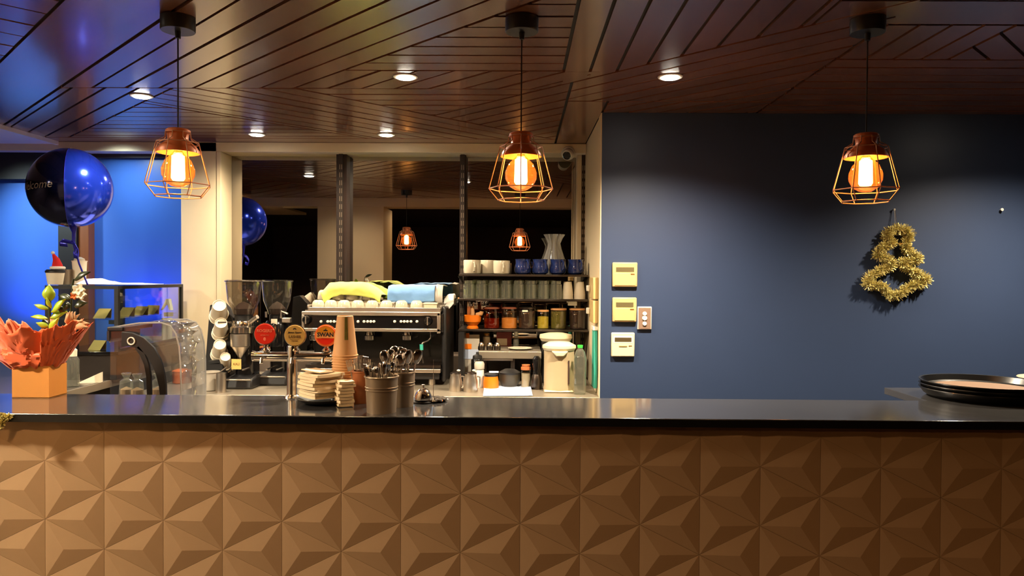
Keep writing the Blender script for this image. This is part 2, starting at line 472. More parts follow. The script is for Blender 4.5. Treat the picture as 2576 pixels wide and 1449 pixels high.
boards(X_(1.04, 9) + Y_(0, 2.66), 'y', 2.43, .23)
boards(X_(1.30, 1.76) + Y_(2.66, 3.08), 'x', 1.305, .115)
boards(X_(1.76, 9) + Y_(2.66, 3.08), 'd', .82, PW)
boards(X_(1.30, 9) + Y_(3.08, 4.10), 'y', 3.08, .117)
boards(X_(1.04, 1.30) + Y_(2.66, 2.66) , 'y', 2.66, .1)

# the guests' side of the room, seen only in the window's reflection
struct(MB().box(-3.16, 4.3, 1.50, 1.79, 2.35, 2.52), 'wall_beam', 'cream_paint')
struct(MB().box(-2.38, -1.60, 1.20, 1.78, 0, 2.349), 'wall_pier_hall', 'cream_paint')
struct(MB().box(-4.7, 4.3, -3.6, 1.49, 2.462, 2.52), 'ceiling_hall', 'dark_wood')

# ================================================================== the bar
CT = 1.10
cf, cbk = 2.335, 2.722
bar = thing('bar_counter', 'long bar counter with faceted tan front and dark glossy top', 'counter')
xl, xr = -2.3, 3.0
MB().prism([(xl, cf), (xr, cf), (xr, 3.04), (1.50, 3.04), (1.50, cbk), (xl, cbk)], CT - .027, CT).build('counter_top', 'counter_top', bar, bevel=.002)
MB().box(xl, xr, cf + .05, cf + .20, 0, CT - .028).build('counter_body', 'black_paint', bar)
MB().box(xl, xr, cf - .0012, cf + .01, CT - .0265, CT - .003).build('counter_edge', 'counter_edge', bar)
# raised triangular facets, each a piece: columns .1915 m apart, .190 m tall
PX, PZ, FY = 151 * 2.38 / F, 150 * 2.38 / F, cf + .048
c0 = at(412, 1160, FY)
tri_cache = {}
def tri(kind, pts, apex):
    if kind not in tri_cache:
        cx, cz = pts[0]
        g = .9925
        ox, oz = sum(p[0] for p in pts) / 3, sum(p[1] for p in pts) / 3
        P = [((p[0] - ox) * g + ox - cx, (p[1] - oz) * g + oz - cz) for p in pts]
        vs_ = [(p[0], 0, p[1]) for p in P] + [(p[0], -.004, p[1]) for p in P] + [(apex[0] - cx, -.0115, apex[1] - cz)]
        fs = [(0, 1, 2), (0, 3, 4, 1), (1, 4, 5, 2), (2, 5, 3, 0), (3, 6, 4), (4, 6, 5), (5, 6, 3)]
        tri_cache[kind] = MB().add(vs_, fs).mesh('facet_tile', 'facet_tile', 5)
    o = bpy.data.objects.new('facet_tile', tri_cache[kind]); col.objects.link(o); o.parent = bar
    o.location = (pts[0][0], FY, pts[0][1])
ztop = CT - .028
def clipz(poly): return clip(poly, 0, 1, ztop)
for ci in range(-6, 19):
    x0 = c0.x + ci * PX
    for ri in range(-4, 4):
        off = 0 if ci % 2 == 0 else PZ / 2
        z0 = c0.z + off + ri * PZ
        a = [(x0, z0), (x0 + PX, z0 - PZ / 2), (x0 + PX, z0 + PZ / 2)]                 # points left
        b = [(x0 + PX, z0 + PZ / 2), (x0, z0 + PZ), (x0, z0)]                          # points right
        for kind, t in (('a', a), ('b', b)):
            if max(p[0] for p in t) > xr or min(p[0] for p in t) < xl or min(p[1] for p in t) > ztop - .004 or min(p[1] for p in t) < .02: continue
            ap = (sum(p[0] for p in t) / 3, sum(p[1] for p in t) / 3)
            if max(p[1] for p in t) <= ztop: tri(kind, t, ap); continue
            mb = MB()                                              # tile cut by the counter top
            for i in range(3):
                f = clip3 = [(t[i][0], t[i][1], -.004), (t[(i + 1) % 3][0], t[(i + 1) % 3][1], -.004), (ap[0], ap[1], -.0115)]
                out = []
                for k in range(3):
                    p, q = f[k - 1], f[k]
                    if (p[1] <= ztop) != (q[1] <= ztop):
                        s_ = (ztop - p[1]) / (q[1] - p[1]); out.append(tuple(p[j] + (q[j] - p[j]) * s_ for j in range(3)))
                    if q[1] <= ztop: out.append(q)
                if len(out) > 2: mb.add([(p[0], FY + p[2], p[1]) for p in out], [tuple(range(len(out)))])
            if mb.f: mb.build('facet_tile', 'facet_tile', bar, ang=5)

back_bench = thing('back_bench', 'low steel-topped work bench along the window behind the bar', 'bench')
BZ = .88
MB().box(-2.15, .4455, 4.07, 5.049, BZ - .035, BZ).build('worktop', 'bench_steel', back_bench, bevel=.003)
MB().box(-2.13, .44, 4.12, 5.03, 0, BZ - .036).build('cabinet_body', 'bench_front', back_bench)
side_bench = thing('side_bench', 'dark side bench in the left corner carrying the glass cake cabinet', 'bench')
SZ = .95
SBX = -2.30
MB().box(-4.4, SBX, 3.45, 5.09, SZ - .04, SZ).build('worktop', 'side_bench_top', side_bench, bevel=.003)
MB().box(SBX - .001, SBX + .012, 3.45, 5.049, SZ - .04, SZ - .002).build('edge_strip', 'bench_steel', side_bench)
MB().box(-4.38, SBX - .02, 3.48, 5.07, 0, SZ - .041).build('cabinet_body', 'black_paint', side_bench)
under_bench = thing('under_bar_bench', 'low dark bench tucked behind the bar counter', 'bench')
UZ = .90
MB().box(-2.15, 1.3, 2.73, 3.30, UZ - .03, UZ).build('worktop', 'bench_steel', under_bench)
MB().box(-2.13, 1.28, 2.75, 3.27, 0, UZ - .031).build('cabinet_body', 'bench_front', under_bench)

# ---- recessed downlights
names = ['round ceiling downlight above the left end of the window', 'round ceiling downlight above the middle of the window',
         'round ceiling downlight above and right of the blue balloon', 'round ceiling downlight left of the middle cage pendant',
         'round ceiling downlight washing the navy wall',
         'round ceiling downlight over the left end of the bar', 'round ceiling downlight right of the tinsel tree']
for (x, y, e), lab in zip(DOWNLIGHTS, names):
    t = thing('downlight', lab, 'downlight', (x, y, 2.4478), 0, 'recessed ceiling downlights')
    MB().lathe([(.043, -.004), (.047, -.004), (.054, -.003), (.056, 0), (.043, 0)], 32).build('bezel', 'white_plastic', t)
    MB().lathe([(.0, -.011), (.022, -.0102), (.038, -.0075), (.0425, -.003)], 32).build('diffuser', 'led_face', t)

# ---- cage pendants
def pendant(x, cord_z, label):
    Y = 2.60
    t = thing('cage_pendant', label, 'pendant lamp', (x, Y, 0), 0, 'cage pendants over the bar')
    MB().lathe([(.0, 2.400), (.056, 2.400), (.058, 2.403), (.058, 2.448), (.0, 2.4485)], 32).build('ceiling_rose', 'black_plastic', t)
    MB().lathe([(.009, 2.375), (.010, 2.3995)], 12).build('cord_grip', 'black_plastic', t)
    z = cord_z
    MB().tube([(0, 0, z + .004), (0, 0, 2.376)], .0026, 8).build('cord', 'cord', t)
    MB().lathe([(.0, z + .005), (.034, z + .005), (.041, z), (.041, z - .008), (.036, z - .013), (.034, z - .030), (.038, z - .038), (.058, z - .052), (.070, z - .070), (.072, z - .080),
                (.069, z - .080), (.056, z - .060), (.034, z - .045), (.0, z - .042)], 32).build('shade', 'copper', t)
    cg = MB()
    z1, z2, z3 = z - .045, z - .192, z - .232
    for zz, r, rr in ((z - .008, .043, .0018), (z1, .073, .0018), (z2, .112, .0020), (z3, .080, .0022)):
        cg.tube(circ((0, 0, zz), r, 8), rr, 6, True)
    cg.v = cg.v
    for k in range(8):
        a = 2 * math.pi * k / 8
        c, s = math.cos(a), math.sin(a)
        cg.tube([(c * .043, s * .043, z - .008), (c * .045, s * .045, z - .028), (c * .073, s * .073, z1), (c * .112, s * .112, z2), (c * .080, s * .080, z3)], .0018, 6)
    cg.build('cage', 'copper_wire', t)
    b = MB().shell([(.013, z - .062), (.014, z - .075), (.026, z - .088), (.044, z - .106), (.0555, z - .135), (.0545, z - .158), (.042, z - .183), (.022, z - .196), (.001, z - .200)], 28).build('bulb', 'bulb_glass', t)
    MB().lathe([(.014, z - .043), (.014, z - .064)], 16).build('socket', 'steel', b)
    MB().lathe([(.004, z - .080), (.021, z - .090), (.023, z - .168), (.018, z - .176), (.004, z - .177)], 12).build('filament', 'filament', b)
    return t
for u, v, lab in ((448, 328, 'copper cage pendant lamp hanging between balloon and window'), (1311, 337, 'copper cage pendant lamp hanging in front of the shelf wall'),
                  (2179, 340, 'copper cage pendant lamp hanging before the navy wall above tinsel tree')):
    p = at(u, v, 2.60); pendant(p.x, p.z, lab)

# ---- security camera on the header
p = at(1430, 384, 5.02)
t = thing('security_camera', 'small white turret camera under the window header at right', 'camera', (p.x, 5.05, p.z))
MB().lathe([(0, 0), (.046, 0), (.048, .012), (.040, .022), (0, .022)], 28, Matrix.Translation((0, 0, .0)) @ Matrix.Rotation(R(90), 4, 'X')).build('base', 'white_plastic', t)
T = aim((-.004, -.045, -.012), (-.35, -1, -.55))
bo = MB().lathe([(0, -.038), (.024, -.032), (.037, -.015), (.040, .005), (.038, .022), (.034, .030), (.0, .030)], 28, T).build('ball', 'white_plastic', t)
MB().lathe([(.0, .0302), (.026, .0302), (.028, .036), (.024, .037), (.022, .033), (0, .033)], 24, T).build('lens_ring', 'black_gloss', bo)

# ---- wall controllers on the navy wall
def controller(u0, v0, u1, v1, kind, label):
    a, b = at(u0, v0, 4.1), at(u1, v1, 4.1)
    wd, ht = b.x - a.x, a.z - b.z
    t = thing('wall_controller', label, 'controller', ((a.x + b.x) / 2, 4.0995, (a.z + b.z) / 2))
    MB().box(-wd / 2, wd / 2, -.020, 0, -ht / 2, ht / 2).build('housing', 'beige_plastic' if kind else 'cream_plastic', t, bevel=.006)
    MB().box(-wd * .36, wd * .36, -.0215, -.0195, ht * .12, ht * .30).build('display', 'lcd' if kind else 'lcd_dark', t)
    if kind:
        MB().box(-wd * .42, wd * .42, -.0225, -.019, -ht * .44, ht * .06).build('flap', 'beige_plastic', t, bevel=.002)
        MB().box(wd * .22, wd * .38, -.0240, -.0223, ht * .0, ht * .05).build('latch', 'ink_brown', t)
    else:
        MB().box(-wd * .40, wd * .40, -.0210, -.0193, ht * .08, ht * .36).build('display_frame', 'white_plastic', t)
        MB().box(-wd * .18, wd * .18, -.0230, -.0195, -ht * .08, -ht * .02).build('button_strip', 'beige_plastic', t, bevel=.002)
        MB().box(wd * .24, wd * .38, -.0215, -.0195, -ht * .06, -ht * .03).build('indicator', 'ink_brown', t)
controller(1540, 660, 1602, 722, 1, 'topmost beige wall controller on the navy wall')
controller(1540, 748, 1600, 810, 1, 'middle beige wall controller beside the power socket plate')
controller(1537, 836, 1595, 897, 0, 'lowest cream wall controller with rounded corners on navy wall')
a, b = at(1603, 771, 4.1), at(1638, 829, 4.1); wd, ht = b.x - a.x, a.z - b.z
t = thing('switch_plate', 'grey-brown plate with three round buttons on the navy wall', 'switch plate', ((a.x + b.x) / 2, 4.0995, (a.z + b.z) / 2))
MB().box(-wd / 2, wd / 2, -.014, 0, -ht / 2, ht / 2).build('surround', 'white_plastic', t, bevel=.004)
MB().box(-wd * .44, wd * .44, -.0155, -.013, -ht * .46, ht * .45).build('face', 'socket_face', t)
for dz, r in ((.19, .012), (0, .014), (-.24, .012)):
    T = Matrix.Translation((0, -.0150, dz * ht)) @ Matrix.Rotation(R(90), 4, 'X')
    o = MB().lathe([(0, 0), (r, 0), (r, .004), (r * .8, .007), (0, .007)], 20, T).build('button', 'white_plastic', t)

# ---- tinsel tree
def tinsel(pts, r, n, name, material, parent=None, closed=True, seed=3):
    rng = random.Random(seed); mb = MB(); pts = [Vector(p) for p in pts]; N = len(pts)
    segs = [(pts[i], pts[(i + 1) % N]) for i in range(N if closed else N - 1)]
    L = [(b - a).length for a, b in segs]; tot = sum(L)
    for k in range(n):
        d = rng.uniform(0, tot); i = 0
        while i < len(L) - 1 and d > L[i]: d -= L[i]; i += 1
        c = segs[i][0].lerp(segs[i][1], d / L[i])
        dv = Vector((rng.gauss(0, 1), rng.gauss(0, 1), rng.gauss(0, 1))).normalized()
        ln = r * rng.uniform(.7, 1.15)
        sd = dv.cross(Vector((rng.gauss(0, 1), rng.gauss(0, 1), rng.gauss(0, 1)))).normalized() * rng.uniform(.0012, .0024)
        e = c + dv * ln
        if e.y > 4.097 and c.y > 3: e.y = 4.097
        mb.add([c - sd, c + sd, e + sd, e - sd], [(0, 1, 2, 3)])
    return mb.build(name, material, parent, ang=5)
path = [(510, 835), (530, 795), (600, 768), (675, 790), (690, 835), (655, 885), (670, 930), (720, 975), (765, 1005), (690, 1015), (625, 1030), (680, 1075), (760, 1120), (825, 1155), (790, 1190), (715, 1195),
        (640, 1245), (590, 1285), (530, 1275), (500, 1215), (430, 1200), (360, 1195), (380, 1140), (470, 1085), (565, 1045), (525, 1000), (435, 970), (480, 915), (560, 875), (530, 850)]
P = [at(2060 + x / 3.018, 320 + y / 3.018, 4.066) for x, y in path]
tt = thing('tinsel_tree', 'gold tinsel Christmas tree outline hanging on the navy wall', 'decoration', (0, 0, 0))
o = tinsel(P, .034, 7000, 'tinsel', 'gold_tinsel', tt); o['kind'] = 'stuff'
MB().tube(P, .004, 6, True).build('wire_frame', 'gold_tinsel', tt)
h0, h1 = at(2250, 528, 4.085), at(2252, 566, 4.066)
MB().tube([h0, h1], .0012, 6).tube([h0 + Vector((.004, 0, 0)), h1 + Vector((.008, 0, 0))], .0012, 6).build('hanging_loop', 'steel', tt)
MB().lathe([(0, 0), (.003, 0), (.003, .014), (.006, .015), (.006, .018), (0, .018)], 10, aim((h0.x, 4.0995, h0.z + .002), (0, -1, 0))).build('nail', 'steel', tt)
p = at(2516, 528, 4.1)
o = MB().lathe([(0, 0), (.003, 0), (.003, .012), (.008, .014), (.008, .018), (0, .019)], 12, aim((0, 0, 0), (0, -1, 0))).build('wall_pin', 'white_plastic', loc=(p.x, 4.0995, p.z))
tag(o, 'tiny white pin in the navy wall right of the tinsel tree', 'pin')
# ================================================================== coffee side, on the back bench
def px(n, Y): return n * Y / F
def drape(top, low, Yf, Yb, nx=44, amp=.006, seed=0, sag=.02):
    """cloth from back edge (Yb) over the top to a front hem; outlines are photo pixels at depth Yf"""
    def ip(pts, u):
        for (a, b), (c, d) in zip(pts, pts[1:]):
            if u <= c: return b + (d - b) * (u - a) / (c - a)
        return pts[-1][1]
    u0, u1 = top[0][0], top[-1][0]
    def fn(s, t):
        u = u0 + (u1 - u0) * s
        zt, zl = at(u, ip(top, u), Yf).z, at(u, ip(low, u), Yf).z
        x = at(u, 740, Yf).x
        nz = noise.noise(Vector((x * 22 + seed, t * 5, seed))) * amp
        if t < .45:
            k = t / .45; y = Yb + (Yf + .03 - Yb) * k; z = zt - sag * (1 - k) * .3
        else:
            k = (t - .45) / .55; y = Yf + .03 - .05 * math.sin(min(1, k * 1.4) * math.pi / 2); z = zt + (zl - zt) * k ** 1.3
        return (x, y + nz * 1.4, z + nz)
    return MB().grid(fn, nx, 20)
EY = 4.42
ex0, ex1 = at(758, 800, EY).x, at(1108, 800, EY).x
ez = lambda v: at(930, v, EY).z
em = thing('espresso_machine', 'wide black and chrome espresso machine on the bench before the window', 'coffee machine', (0, 0, 0))
MB().box(ex0 + .02, ex1 + .012, 4.62, 4.99, .93, ez(790)).build('body', 'black_gloss', em, bevel=.01)
MB().box(ex0 + .01, ex1 + .014, EY + .03, 4.99, ez(836), ez(788)).build('upper_housing', 'black_gloss', em, bevel=.006)
MB().box(ex0, ex1, EY, EY + .03, ez(794), ez(784)).box(ex0, ex1, EY, EY + .03, ez(834), ez(826)).box(ex0, ex0 + .018, EY, EY + .03, ez(828), ez(792)).box(ex1 - .022, ex1, EY, EY + .03, ez(838), ez(786)).build('fascia_frame', 'steel', em, bevel=.004)
MB().box(ex0 + .017, ex1 - .021, EY + .012, EY + .031, ez(827), ez(793)).build('fascia', 'black_gloss', em)
MB().box(ex1 + .002, ex1 + .030, EY + .05, 5.0, .90, ez(772)).build('side_panel', 'black_plastic', em, bevel=.012)
for u in (808, 825, 832.5, 841, 849, 901, 916, 925, 933, 941, 993, 1009, 1017, 1025, 1034, 1049):
    p = at(u, 809, EY + .010)
    MB().lathe([(0, 0), (.0085, .0), (.009, .004), (.006, .009), (0, .010)], 12, aim(p, (0, -1, .1))).build('button', 'white_plastic', em)
for u, v in ((773, 804), (1077, 807)):
    p = at(u, v, EY + .012)
    k_ = MB().lathe([(0, 0), (.026, 0), (.028, .012), (.022, .030), (0, .033)], 24, aim(p, (0, -1, 0))).build('knob', 'black_gloss', em)
    MB().box(-.003, .003, -.024, .024, .030, .036, aim(p, (0, -1, 0))).build('pointer', 'steel', k_)
MB().box(ex0 + .02, ex1, 4.43, 4.99, ez(785), ez(781)).build('cup_tray', 'steel', em)
rim = MB()
x0, x1 = at(771, 775, EY).x, at(1110, 775, EY).x
rim.box(x0, x1, EY + .012, EY + .020, ez(782), ez(774)).box(x0, x0 + .008, EY + .012, 4.98, ez(782), ez(768)).box(x1 - .008, x1, EY + .012, 4.98, ez(782), ez(768)).box(x0, x1, 4.972, 4.98, ez(782), ez(768))
rim.build('tray_rail', 'steel', em, bevel=.002)
for u in (790, 927, 1022):
    p = at(u, 851, 4.47)
    g = MB().lathe([(.0, p.z - .014), (.030, p.z - .014), (.034, p.z - .010), (.034, p.z + .014), (.026, p.z + .018), (.022, p.z + .05), (0, p.z + .05)], 24, Matrix.Translation((p.x, 4.50, 0))).build('group_head', 'chrome', em)
    MB().box(p.x - .03, p.x + .03, 4.50, 4.64, p.z + .012, p.z + .06).build('group_mount', 'black_gloss', g)
pts = [at(1082, 833, 4.45), at(1084, 842, 4.45), at(1083, 851, 4.45), at(1076, 858, 4.44), at(1064, 862, 4.44), at(1060, 868, 4.44), at(1062, 890, 4.44), at(1065, 914, 4.44)]
sw = MB().tube(pts, .005, 8).build('steam_wand', 'chrome', em)
MB().tube([pts[5] + Vector((0, 0, .004)), pts[5] + Vector((.001, 0, -.03))], .011, 12).build('wand_grip', 'teal', sw)
MB().box(ex0 + .02, ex1, 4.43, 4.64, ez(938), ez(928)).build('drip_tray', 'steel', em, bevel=.003)
MB().box(ex0 + .02, ex1, 4.44, 4.64, ez(926), ez(919)).build('drip_grille', 'steel_dark', em)
MB().box(ex0 + .03, ex1 - .01, 4.45, 4.64, .92, ez(940)).build('drip_housing', 'black_plastic', em)
for xx in (ex0 + .06, ex1 - .06):
    for yy in (4.50, 4.90):
        MB().lathe([(.022, BZ), (.024, BZ + .006), (.016, .935), (0, .935)], 14, Matrix.Translation((xx, yy, 0))).build('foot', 'steel', em)

# white cups turned over on the machine
def cup_proto(name, label, r, h, material, group):
    t = thing(name, label, 'cup', (0, 0, 0), 0, group)
    MB().lathe([(r, 0), (r * 1.0, .003), (r * .97, h * .35), (r * .86, h * .75), (r * .66, h * .93), (r * .56, h * .955), (r * .56, h), (r * .5, h), (r * .48, h * .97), (0, h * .97)], 24).build('bowl', material, t)
    pts = [(r * .95, 0, h * .22), (r * 1.25, 0, h * .2), (r * 1.42, 0, h * .42), (r * 1.3, 0, h * .66), (r * .85, 0, h * .72)]
    MB().tube(pts, .0045, 8).build('handle', material, t)
    return t
tz = ez(781)
c0_ = cup_proto('coffee_cup', 'white coffee cup turned over on top of the espresso machine', .040, .058, 'white_ceramic', 'cups on the espresso machine')
ORD = ['first', 'second', 'third', 'fourth', 'fifth', 'sixth', 'seventh', 'eighth', 'ninth', 'tenth', 'eleventh', 'twelfth']
first = True
def put_cup(x, y, z, rz, lab):
    global first
    if first: c0_.location = (x, y, z); c0_.rotation_euler = (0, 0, rz); c0_['label'] = lab; first = False
    else: dup(c0_, (x, y, z), lab, rz)
for i, u in enumerate((800, 832, 865, 900, 936, 972, 1010, 1048)):
    put_cup(at(u, 770, 4.50).x, 4.505, tz + .0005, R(random.uniform(-20, 20) + 60), 'upturned white cup, %s from left in the front row on the espresso machine' % ORD[i])
for i, u in enumerate((815, 850, 887, 926)):
    put_cup(at(u, 770, 4.62).x, 4.625, tz + .0005, R(random.uniform(-20, 10) + 70), 'lower upturned cup in the row behind, %s from left' % ORD[i])
    put_cup(at(u, 770, 4.62).x, 4.62, tz + .0595, R(random.uniform(-25, 5)), 'upturned cup peeping from under the yellow cloth, %s from left' % ORD[i])
o = drape([(809, 733), (826, 713), (845, 710), (911, 710), (935, 722), (958, 742)], [(809, 738), (818, 764), (836, 749), (858, 741), (898, 743), (930, 748), (946, 752), (958, 764)], 4.575, 4.76, seed=1).build('yellow_cloth', 'yellow_cloth', solid=.004)
tag(o, 'pale yellow cloth draped over cups on the espresso machine', 'cloth')
o = drape([(900, 712), (925, 711), (950, 719), (985, 738)], [(900, 740), (940, 745), (985, 752)], 4.78, 4.93, seed=5).build('green_cloth', 'green_cloth', solid=.004)
tag(o, 'olive green cloth bunched behind the yellow cloth', 'cloth')
o = drape([(976, 720), (985, 717), (1080, 717), (1094, 719)], [(976, 757), (1000, 760), (1030, 764), (1060, 761), (1094, 758)], 4.56, 4.90, seed=9, amp=.005).build('blue_cloth', 'blue_cloth', solid=.005)
tag(o, 'light blue cloth draped over the machine beside the yellow one', 'cloth')
o = drape([(1092, 719), (1100, 716), (1114, 719)], [(1092, 758), (1104, 764), (1114, 762)], 4.60, 4.90, nx=16, seed=14).build('grey_cloth', 'grey_pot', solid=.005)
tag(o, 'grey-white towel folded at the right end of the blue cloth', 'cloth')
o = drape([(1118, 752), (1126, 742), (1140, 741), (1142, 750)], [(1118, 770), (1128, 778), (1142, 764)], 4.66, 4.80, nx=16, seed=21, amp=.012).build('crumpled_towel', 'white_felt', solid=.005)
tag(o, 'crumpled white towel at the right corner of the espresso machine', 'towel')
a, b = at(1066, 763, 4.47), at(1099, 785, 4.47)
t = thing('white_tub', 'small square white tub at the front right of the cup tray', 'tub', ((a.x + b.x) / 2, 4.50, tz))
hw, ht = (b.x - a.x) / 2, a.z - tz
MB().box(-hw, hw, -.028, .030, 0, ht).build('tub', 'cream_plastic', t, bevel=.005)
MB().box(-hw - .003, hw + .003, -.031, .033, ht - .008, ht + .002).build('rim', 'cream_plastic', t, bevel=.002)

# ---- grinders
def grinder(u, Y, label, chrome, tagged):
    x = at(u, 800, Y).x; Z = lambda v: at(u, v, Y).z - BZ
    t = thing('coffee_grinder', label, 'coffee grinder', (x, Y, BZ), 0, 'coffee grinders beside the machine')
    k = 1.0 if chrome else .86
    r0 = px(43, Y) * k; r1 = px(25, Y) * k
    h_ = MB().shell([(r1 * .55, Z(797)), (r1, Z(790)), (r1 * 1.12, Z(780)), (r0 * .90, Z(756)), (r0 * .97, Z(730)), (r0, Z(712)), (r0 * 1.0, Z(707))], 32).build('hopper', 'hopper', t)
    MB().lathe([(r0 * .99, Z(709)), (r0 * 1.06, Z(709)), (r0 * 1.08, Z(706.5)), (r0 * 1.0, Z(704)), (0, Z(703.5))], 32).build('hopper_lid', 'clear' if not chrome else 'hopper', h_)
    MB().lathe([(0, Z(792)), (r1 * .9, Z(790)), (r1 * .98, Z(776)), (r1 * .5, Z(764)), (0, Z(758))], 20).build('beans', 'coffee', h_)
    MB().lathe([(r1 * .86, Z(806)), (r1 * .88, Z(793)), (r1 * .7, Z(790)), (0, Z(790))], 24).build('collar', 'black_plastic', t)
    if chrome:
        MB().lathe([(r1 * .9, Z(838)), (r1 * 1.2, Z(836)), (r1 * 1.2, Z(822)), (r1 * 1.0, Z(818)), (r1 * 1.0, Z(812)), (r1 * .92, Z(806)), (0, Z(806))], 28, Matrix.Translation((0, -.02, 0))).build('burr_housing', 'chrome', t)
        MB().lathe([(r1 * .92, Z(868)), (r1 * .94, Z(838)), (0, Z(838))], 28, Matrix.Translation((0, -.055, 0))).build('doser', 'steel', t)
        MB().lathe([(.004, Z(899)), (.012, Z(895)), (r1 * .86, Z(869)), (0, Z(868))], 28, Matrix.Translation((0, -.055, 0))).build('doser_cone', 'steel', t)
        MB().tube([(-r1 * .9, -.05, Z(810)), (-r1 * 2.0, -.09, Z(809))], .005, 8).build('lever', 'chrome', t)
        MB().tube([(r1 * .7, -.03, Z(812)), (r1 * 1.7, -.05, Z(795))], .013, 10).build('timer_arm', 'steel', t)
    else:
        MB().lathe([(r1 * 1.3, Z(870)), (r1 * 1.35, Z(815)), (r1 * 1.1, Z(806)), (0, Z(806))], 24, Matrix.Translation((0, -.01, 0))).build('burr_housing', 'black_gloss', t)
        MB().tube([(-r1 * .9, -.06, Z(797)), (-r1 * .9, -.06, Z(783))], .007, 8).build('hopper_clamp', 'steel', t)
        MB().tube([(r1 * .8, -.06, Z(799)), (r1 * .9, -.06, Z(782)), (r1 * 1.7, -.07, Z(788))], .006, 8).build('hopper_clamp', 'steel', t)
        a = Z(815)
        MB().box(-.012, .025, -.075, -.070, a, a + .035).build('label_card', 'cup_paper', t)
        MB().box(r1 * .9, r1 * 1.9, -.06, -.02, Z(810), Z(798)).build('dial', 'steel', t, bevel=.004)
    MB().box(-r1 * .95, r1 * .95, .0, .13, Z(955), Z(806)).build('column', 'black_gloss', t, bevel=.02)
    w_ = px(36, Y)
    MB().prism([(-.10, 0), (.14, 0), (.14, .05), (.04, .075), (-.09, .060)], -w_, w_, 'x').build('base', 'black_plastic', t, bevel=.012)
    MB().box(-w_ * .9, w_ * .9, -.098, -.088, .050, .058).build('base_trim', 'steel', t, bevel=.002)
    MB().tube([(-.035, 0, Z(925)), (-.035, -.09, Z(925)), (-.028, -.10, Z(925))], .005, 8).build('fork', 'steel', t)
    MB().tube([(.035, 0, Z(925)), (.035, -.09, Z(925)), (.028, -.10, Z(925))], .005, 8).build('fork', 'steel', t)
    if tagged:
        a, c = Z(923), Z(898)
        tg = MB().box(-.029, .027, -.112, -.110, a, c).build('name_tag', 'price_card', t)
        text('KALI', .020, 'ink_brown', tg, (0, -.1125, (a + c) / 2), sx=.9)
    return t
grinder(613, 4.36, 'chrome-bodied coffee grinder with clear hopper and hand-lettered tag', True, True)
grinder(697, 4.50, 'black coffee grinder with clear hopper next to the espresso machine', False, False)

# ---- paper cup rack
t = thing('cup_rack', 'black slanted cup rack left of the chrome grinder', 'rack', (0, 0, 0))
CY = 4.36
q = [at(508, 968, CY), at(524, 768, CY), at(548, 762, CY), at(584, 800, CY), at(584, 930, CY), at(574, 936, CY), at(574, 968, CY)]
MB().prism([(p.x, max(BZ, p.z)) for p in q], CY + .02, CY + .12, 'y').build('frame', 'black_plastic', t, bevel=.004)
q = [at(536, 905, CY), at(574, 902, CY), at(574, 909, CY), at(536, 912, CY)]
MB().prism([(p.x, p.z) for p in q], CY - .07, CY + .02, 'y').build('shelf', 'black_plastic', t)
MB().box(at(536, 900, CY).x, at(572, 900, CY).x, CY - .07, CY + .019, BZ, at(560, 912, CY).z).build('front_box', 'black_plastic', t)
cups = [(552, 768, 20, 'topmost'), (556, 812, 18, 'second from the top'), (553, 866, 18, 'third from the top'), (567, 897, 15, 'lowest')]
for u, v, r, w_ in cups:
    c = at(u, v, CY - .085); rr = px(r, CY) * .82
    k = thing('paper_cup', 'white paper cup stack poking from the black rack, %s of four' % w_, 'cup', c, 0, 'paper cups in the rack')
    T = aim((0, 0, 0), (.30, -.72, .48)); L = .105
    MB().lathe([(0, -.006), (rr * .86, -.006), (rr * .90, 0), (rr * .97, 0), (rr * 1.28, -L), (0, -L + .01)], 24, T).build('body', 'cup_paper', k)
    MB().tube([T @ p for p in circ((0, 0, -L), rr * 1.30, 24)], .0035, 6, True).build('rim', 'cup_paper', k)
    MB().shell([(rr * 1.16, -L * .7), (rr * 1.42, -L * 1.32)], 24, T).tube([T @ p for p in circ((0, 0, -L * 1.32), rr * 1.43, 24)], .0035, 6, True).build('nested_cup', 'cup_paper', k)

# small pots in front of the rack
p = at(488, 972, 4.0)
t = thing('grey_pot', 'small pale grey pot with a spoon handle beside the acrylic hood', 'pot', (p.x, 4.22, BZ))
r = px(21, 4.22); hh = at(488, 934, 4.22).z - BZ
MB().lathe([(r * .8, 0), (r * .9, .004), (r, hh - .006), (r * 1.10, hh - .004), (r * 1.10, hh), (r * .93, hh), (r * .85, .01), (0, .01)], 28).build('pot', 'grey_pot', t)
MB().tube([(r * .3, 0, hh - .03), (r * 2.0, -.01, hh + .028)], .003, 8).build('spoon', 'steel', t)
p = at(556, 968, 4.15)
o = MB().lathe([(px(13, 4.15), 0), (px(12, 4.15), at(556, 938, 4.15).z - BZ), (px(11, 4.15), at(556, 938, 4.15).z - BZ), (px(12, 4.15), .004), (0, .004)], 24).build('steel_beaker', 'steel', loc=(p.x, 4.15, BZ))
tag(o, 'small steel beaker standing below the paper cup rack', 'beaker')
p = at(470, 926, 4.5)
t = thing('food_tub', 'glass tub with orange contents behind the grey pot', 'tub', (p.x - .03, 4.5, BZ))
MB().shell([(.055, 0), (.062, .10), (.060, .17)], 24).build('jar', 'clear_jar', t)
MB().lathe([(0, .002), (.053, .002), (.057, .075), (.03, .085), (0, .08)], 20).build('contents', 'orange_food', t)

